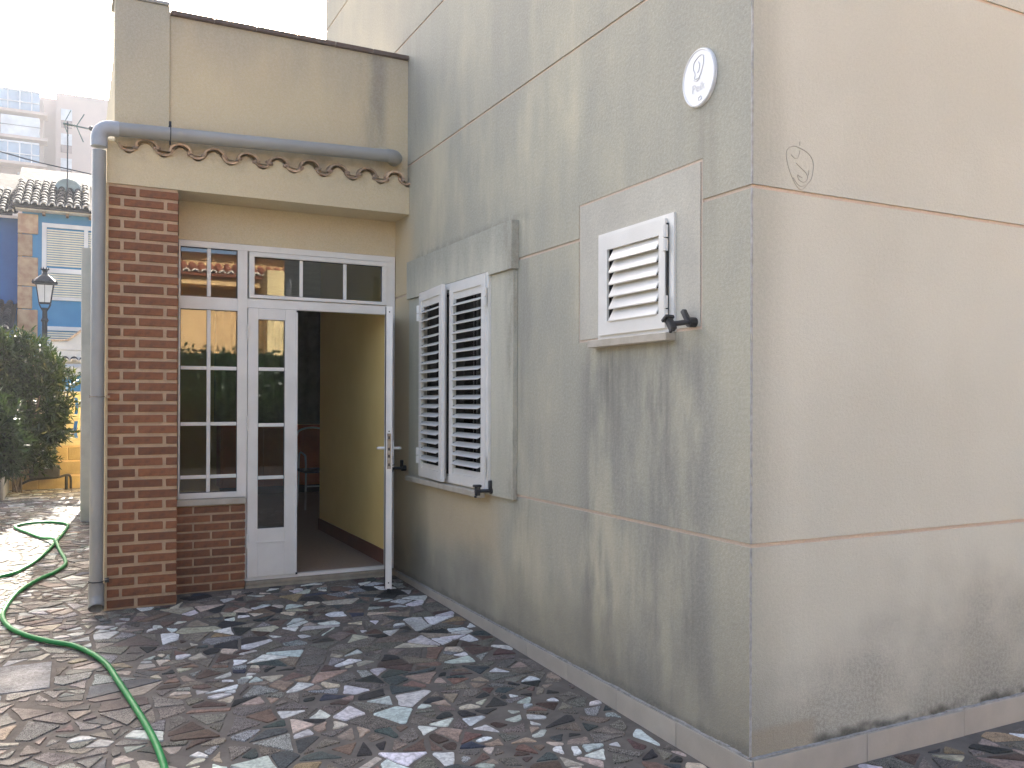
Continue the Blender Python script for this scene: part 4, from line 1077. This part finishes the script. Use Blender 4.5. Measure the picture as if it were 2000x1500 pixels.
# ---------------------------------------------------------------- behind the viewer: what the glass reflects, plus an added sky blocker at left
oh = empty('orange_house', 'sunlit orange house with red tiled eaves reflected in the door glass', 'house')
obj('wall', B(-3, -20, 0, 16, -15, 5.6), M_orange, oh)
obj('wall', B(2.4, -14.99, 0, 3.6, -13.4, 5.0), M_yellowh, oh)
rt_ = tile_mesh(.10, .09, .018, .9, .9, 'roof_tile', M_redroof, 8)
def redroof(x0, x1, y, z, depth, sl):
    rf = obj('roof', (lambda bm: (bmesh.ops.transform(bm, matrix=Matrix.Translation((0, y, z)) @ Matrix.Rotation(math.pi, 4, 'Z') @ Matrix.Rotation(sl, 4, 'X'), verts=bm.verts), bm)[1])(B(-x1, 0, -.03, -x0, depth, .03)), M_redroof, oh)
    n = int((x1-x0)/.23)
    for i in range(n):
        o = link('roof_tile', rt_, rf, (x0+.1+i*.23, y+.04, z+.06)); o.rotation_euler = (sl, 0, math.pi); o.scale = (1, depth/.9, 1)
        link('tile_end', bt2, rf, (x0+.1+i*.23, y+.03, z+.05))
redroof(-3.4, 7, -14.5, 5.65, 6.5, R(26))
redroof(-3.4, 7, -14.0, 4.85, .8, R(22))
obj('eave', B(-3.2, -14.99, 4.6, 7, -14.2, 4.8), M_orange, oh)
gw_ = prop(obj('garden_wall', B(-6, -9.3, 0, 14, -9.05, 1.9), M_yellowh), 'pale yellow garden wall behind the viewer, reflected in the side light', 'wall')
def yucca(label, x, y, h, seed):
    rr = random.Random(seed); yr = empty('yucca', label, 'plant', 'yuccas behind the viewer')
    heads = []
    for k in range(4):
        a = rr.uniform(0, 6.28); e = (x+.5*math.cos(a)*rr.random(), y+.4*math.sin(a), h*rr.uniform(.6, 1)); heads.append(e)
        obj('stem', T(smooth_path([(x, y, 0), ((x+e[0])/2+.1*math.cos(a+1), (y+e[1])/2, e[2]*.5), e], 4), .035, 7), M_wood, yr, True)
    vs, fs = [], []
    for e in heads:
        for i in range(90):
            u = Vector((rr.gauss(0, 1), rr.gauss(0, 1), abs(rr.gauss(0, 1))-.25)).normalized(); sd_ = u.cross(Vector((0, 0, 1))).normalized(); L = rr.uniform(.4, .7); e_ = Vector(e)
            n0 = len(vs); vs += [e_-sd_*.012, e_+sd_*.012, e_+u*L*.6+sd_*.02, e_+u*L-Vector((0, 0, L*.12)), e_+u*L*.6-sd_*.02]; fs.append((n0, n0+1, n0+2, n0+3, n0+4))
    me = bpy.data.meshes.new('leaves'); me.from_pydata([tuple(v) for v in vs], [], fs); me.materials.append(M_yucca); prop(link('leaves', me, yr), kind='stuff')
yucca('tall many-headed yucca by the yellow garden wall, left of the other', -.9, -7.4, 2.1, 11)
yucca('shorter yucca by the yellow garden wall, right of the other', .9, -7.8, 1.5, 12)
def hedge():
    rr = random.Random(5); vs, fs = [], []
    for i in range(16000):
        p = Vector((rr.uniform(-4, 6), rr.uniform(-9.0, -8.8) if i % 3 else rr.uniform(-9.0, -8.5), rr.uniform(0, 2.5)+.1*math.sin(i)))
        d = Vector((rr.gauss(0, 1), rr.gauss(0, 1), rr.gauss(0, 1))).normalized(); e = d.cross(Vector((rr.gauss(0, 1), 1, rr.gauss(0, 1)))).normalized(); n0 = len(vs)
        vs += [p, p+d*.07+e*.035, p+d*.14, p+d*.07-e*.035]; fs.append((n0, n0+1, n0+2, n0+3))
    n0 = len(vs); vs += [Vector(q) for q in ((-4, -8.95, 0), (6, -8.95, 0), (6, -8.95, 2.45), (-4, -8.95, 2.45), (-4, -9.02, 0), (6, -9.02, 0), (6, -9.02, 2.45), (-4, -9.02, 2.45))]
    fs += [(n0, n0+1, n0+2, n0+3), (n0+4, n0+7, n0+6, n0+5), (n0+3, n0+2, n0+6, n0+7)]
    me = bpy.data.meshes.new('hedge'); me.from_pydata([tuple(v) for v in vs], [], fs); me.materials.append(M_leaf)
    prop(link('hedge', me), 'clipped dark hedge behind the viewer along the yellow garden wall', 'hedge', kind='stuff')
hedge()
obj_ = prop(obj('garden_wall', B(-4.9, -8, 0, -4.7, 10.5, 1.2), M_yellowh), 'unseen pale yellow wall added left of the passage to cut sky light', 'wall')  # wall out of view, added to darken the left ground and side wall
def sky_blocker_hedge():  # hedge out of view, added to hold back sky light from the left
    rr = random.Random(8); vs, fs = [], []
    for i in range(9000):
        p = Vector((rr.uniform(-5.3, -4.75), rr.uniform(-8, 10.5), rr.uniform(.6, 2.7)))
        d = Vector((rr.gauss(0, 1), rr.gauss(0, 1), rr.gauss(0, 1))).normalized(); e = d.cross(Vector((rr.gauss(0, 1), 1, rr.gauss(0, 1)))).normalized(); n0 = len(vs)
        vs += [p, p+d*.1+e*.05, p+d*.2, p+d*.1-e*.05]; fs.append((n0, n0+1, n0+2, n0+3))
    me = bpy.data.meshes.new('hedge'); me.from_pydata([tuple(v) for v in vs], [], fs); me.materials.append(M_leaf)
    prop(link('hedge', me), 'unseen dark hedge added left of the passage to cut sky light', 'hedge', kind='stuff')
sky_blocker_hedge()

# ---------------------------------------------------------------- haze
hm = bpy.data.materials.new('haze'); hm.use_nodes = True; t = hm.node_tree; t.nodes.remove(t.nodes['Principled BSDF'])
pv = t.nodes.new('ShaderNodeVolumePrincipled'); pv.inputs['Color'].default_value = (.88, .93, 1, 1); pv.inputs['Density'].default_value = .0009; pv.inputs['Anisotropy'].default_value = .25
t.links.new(pv.outputs[0], t.nodes['Material Output'].inputs['Volume'])
prop(obj('haze', B(-90, -65, -1.1, 90, 170, 36), hm), kind='stuff')
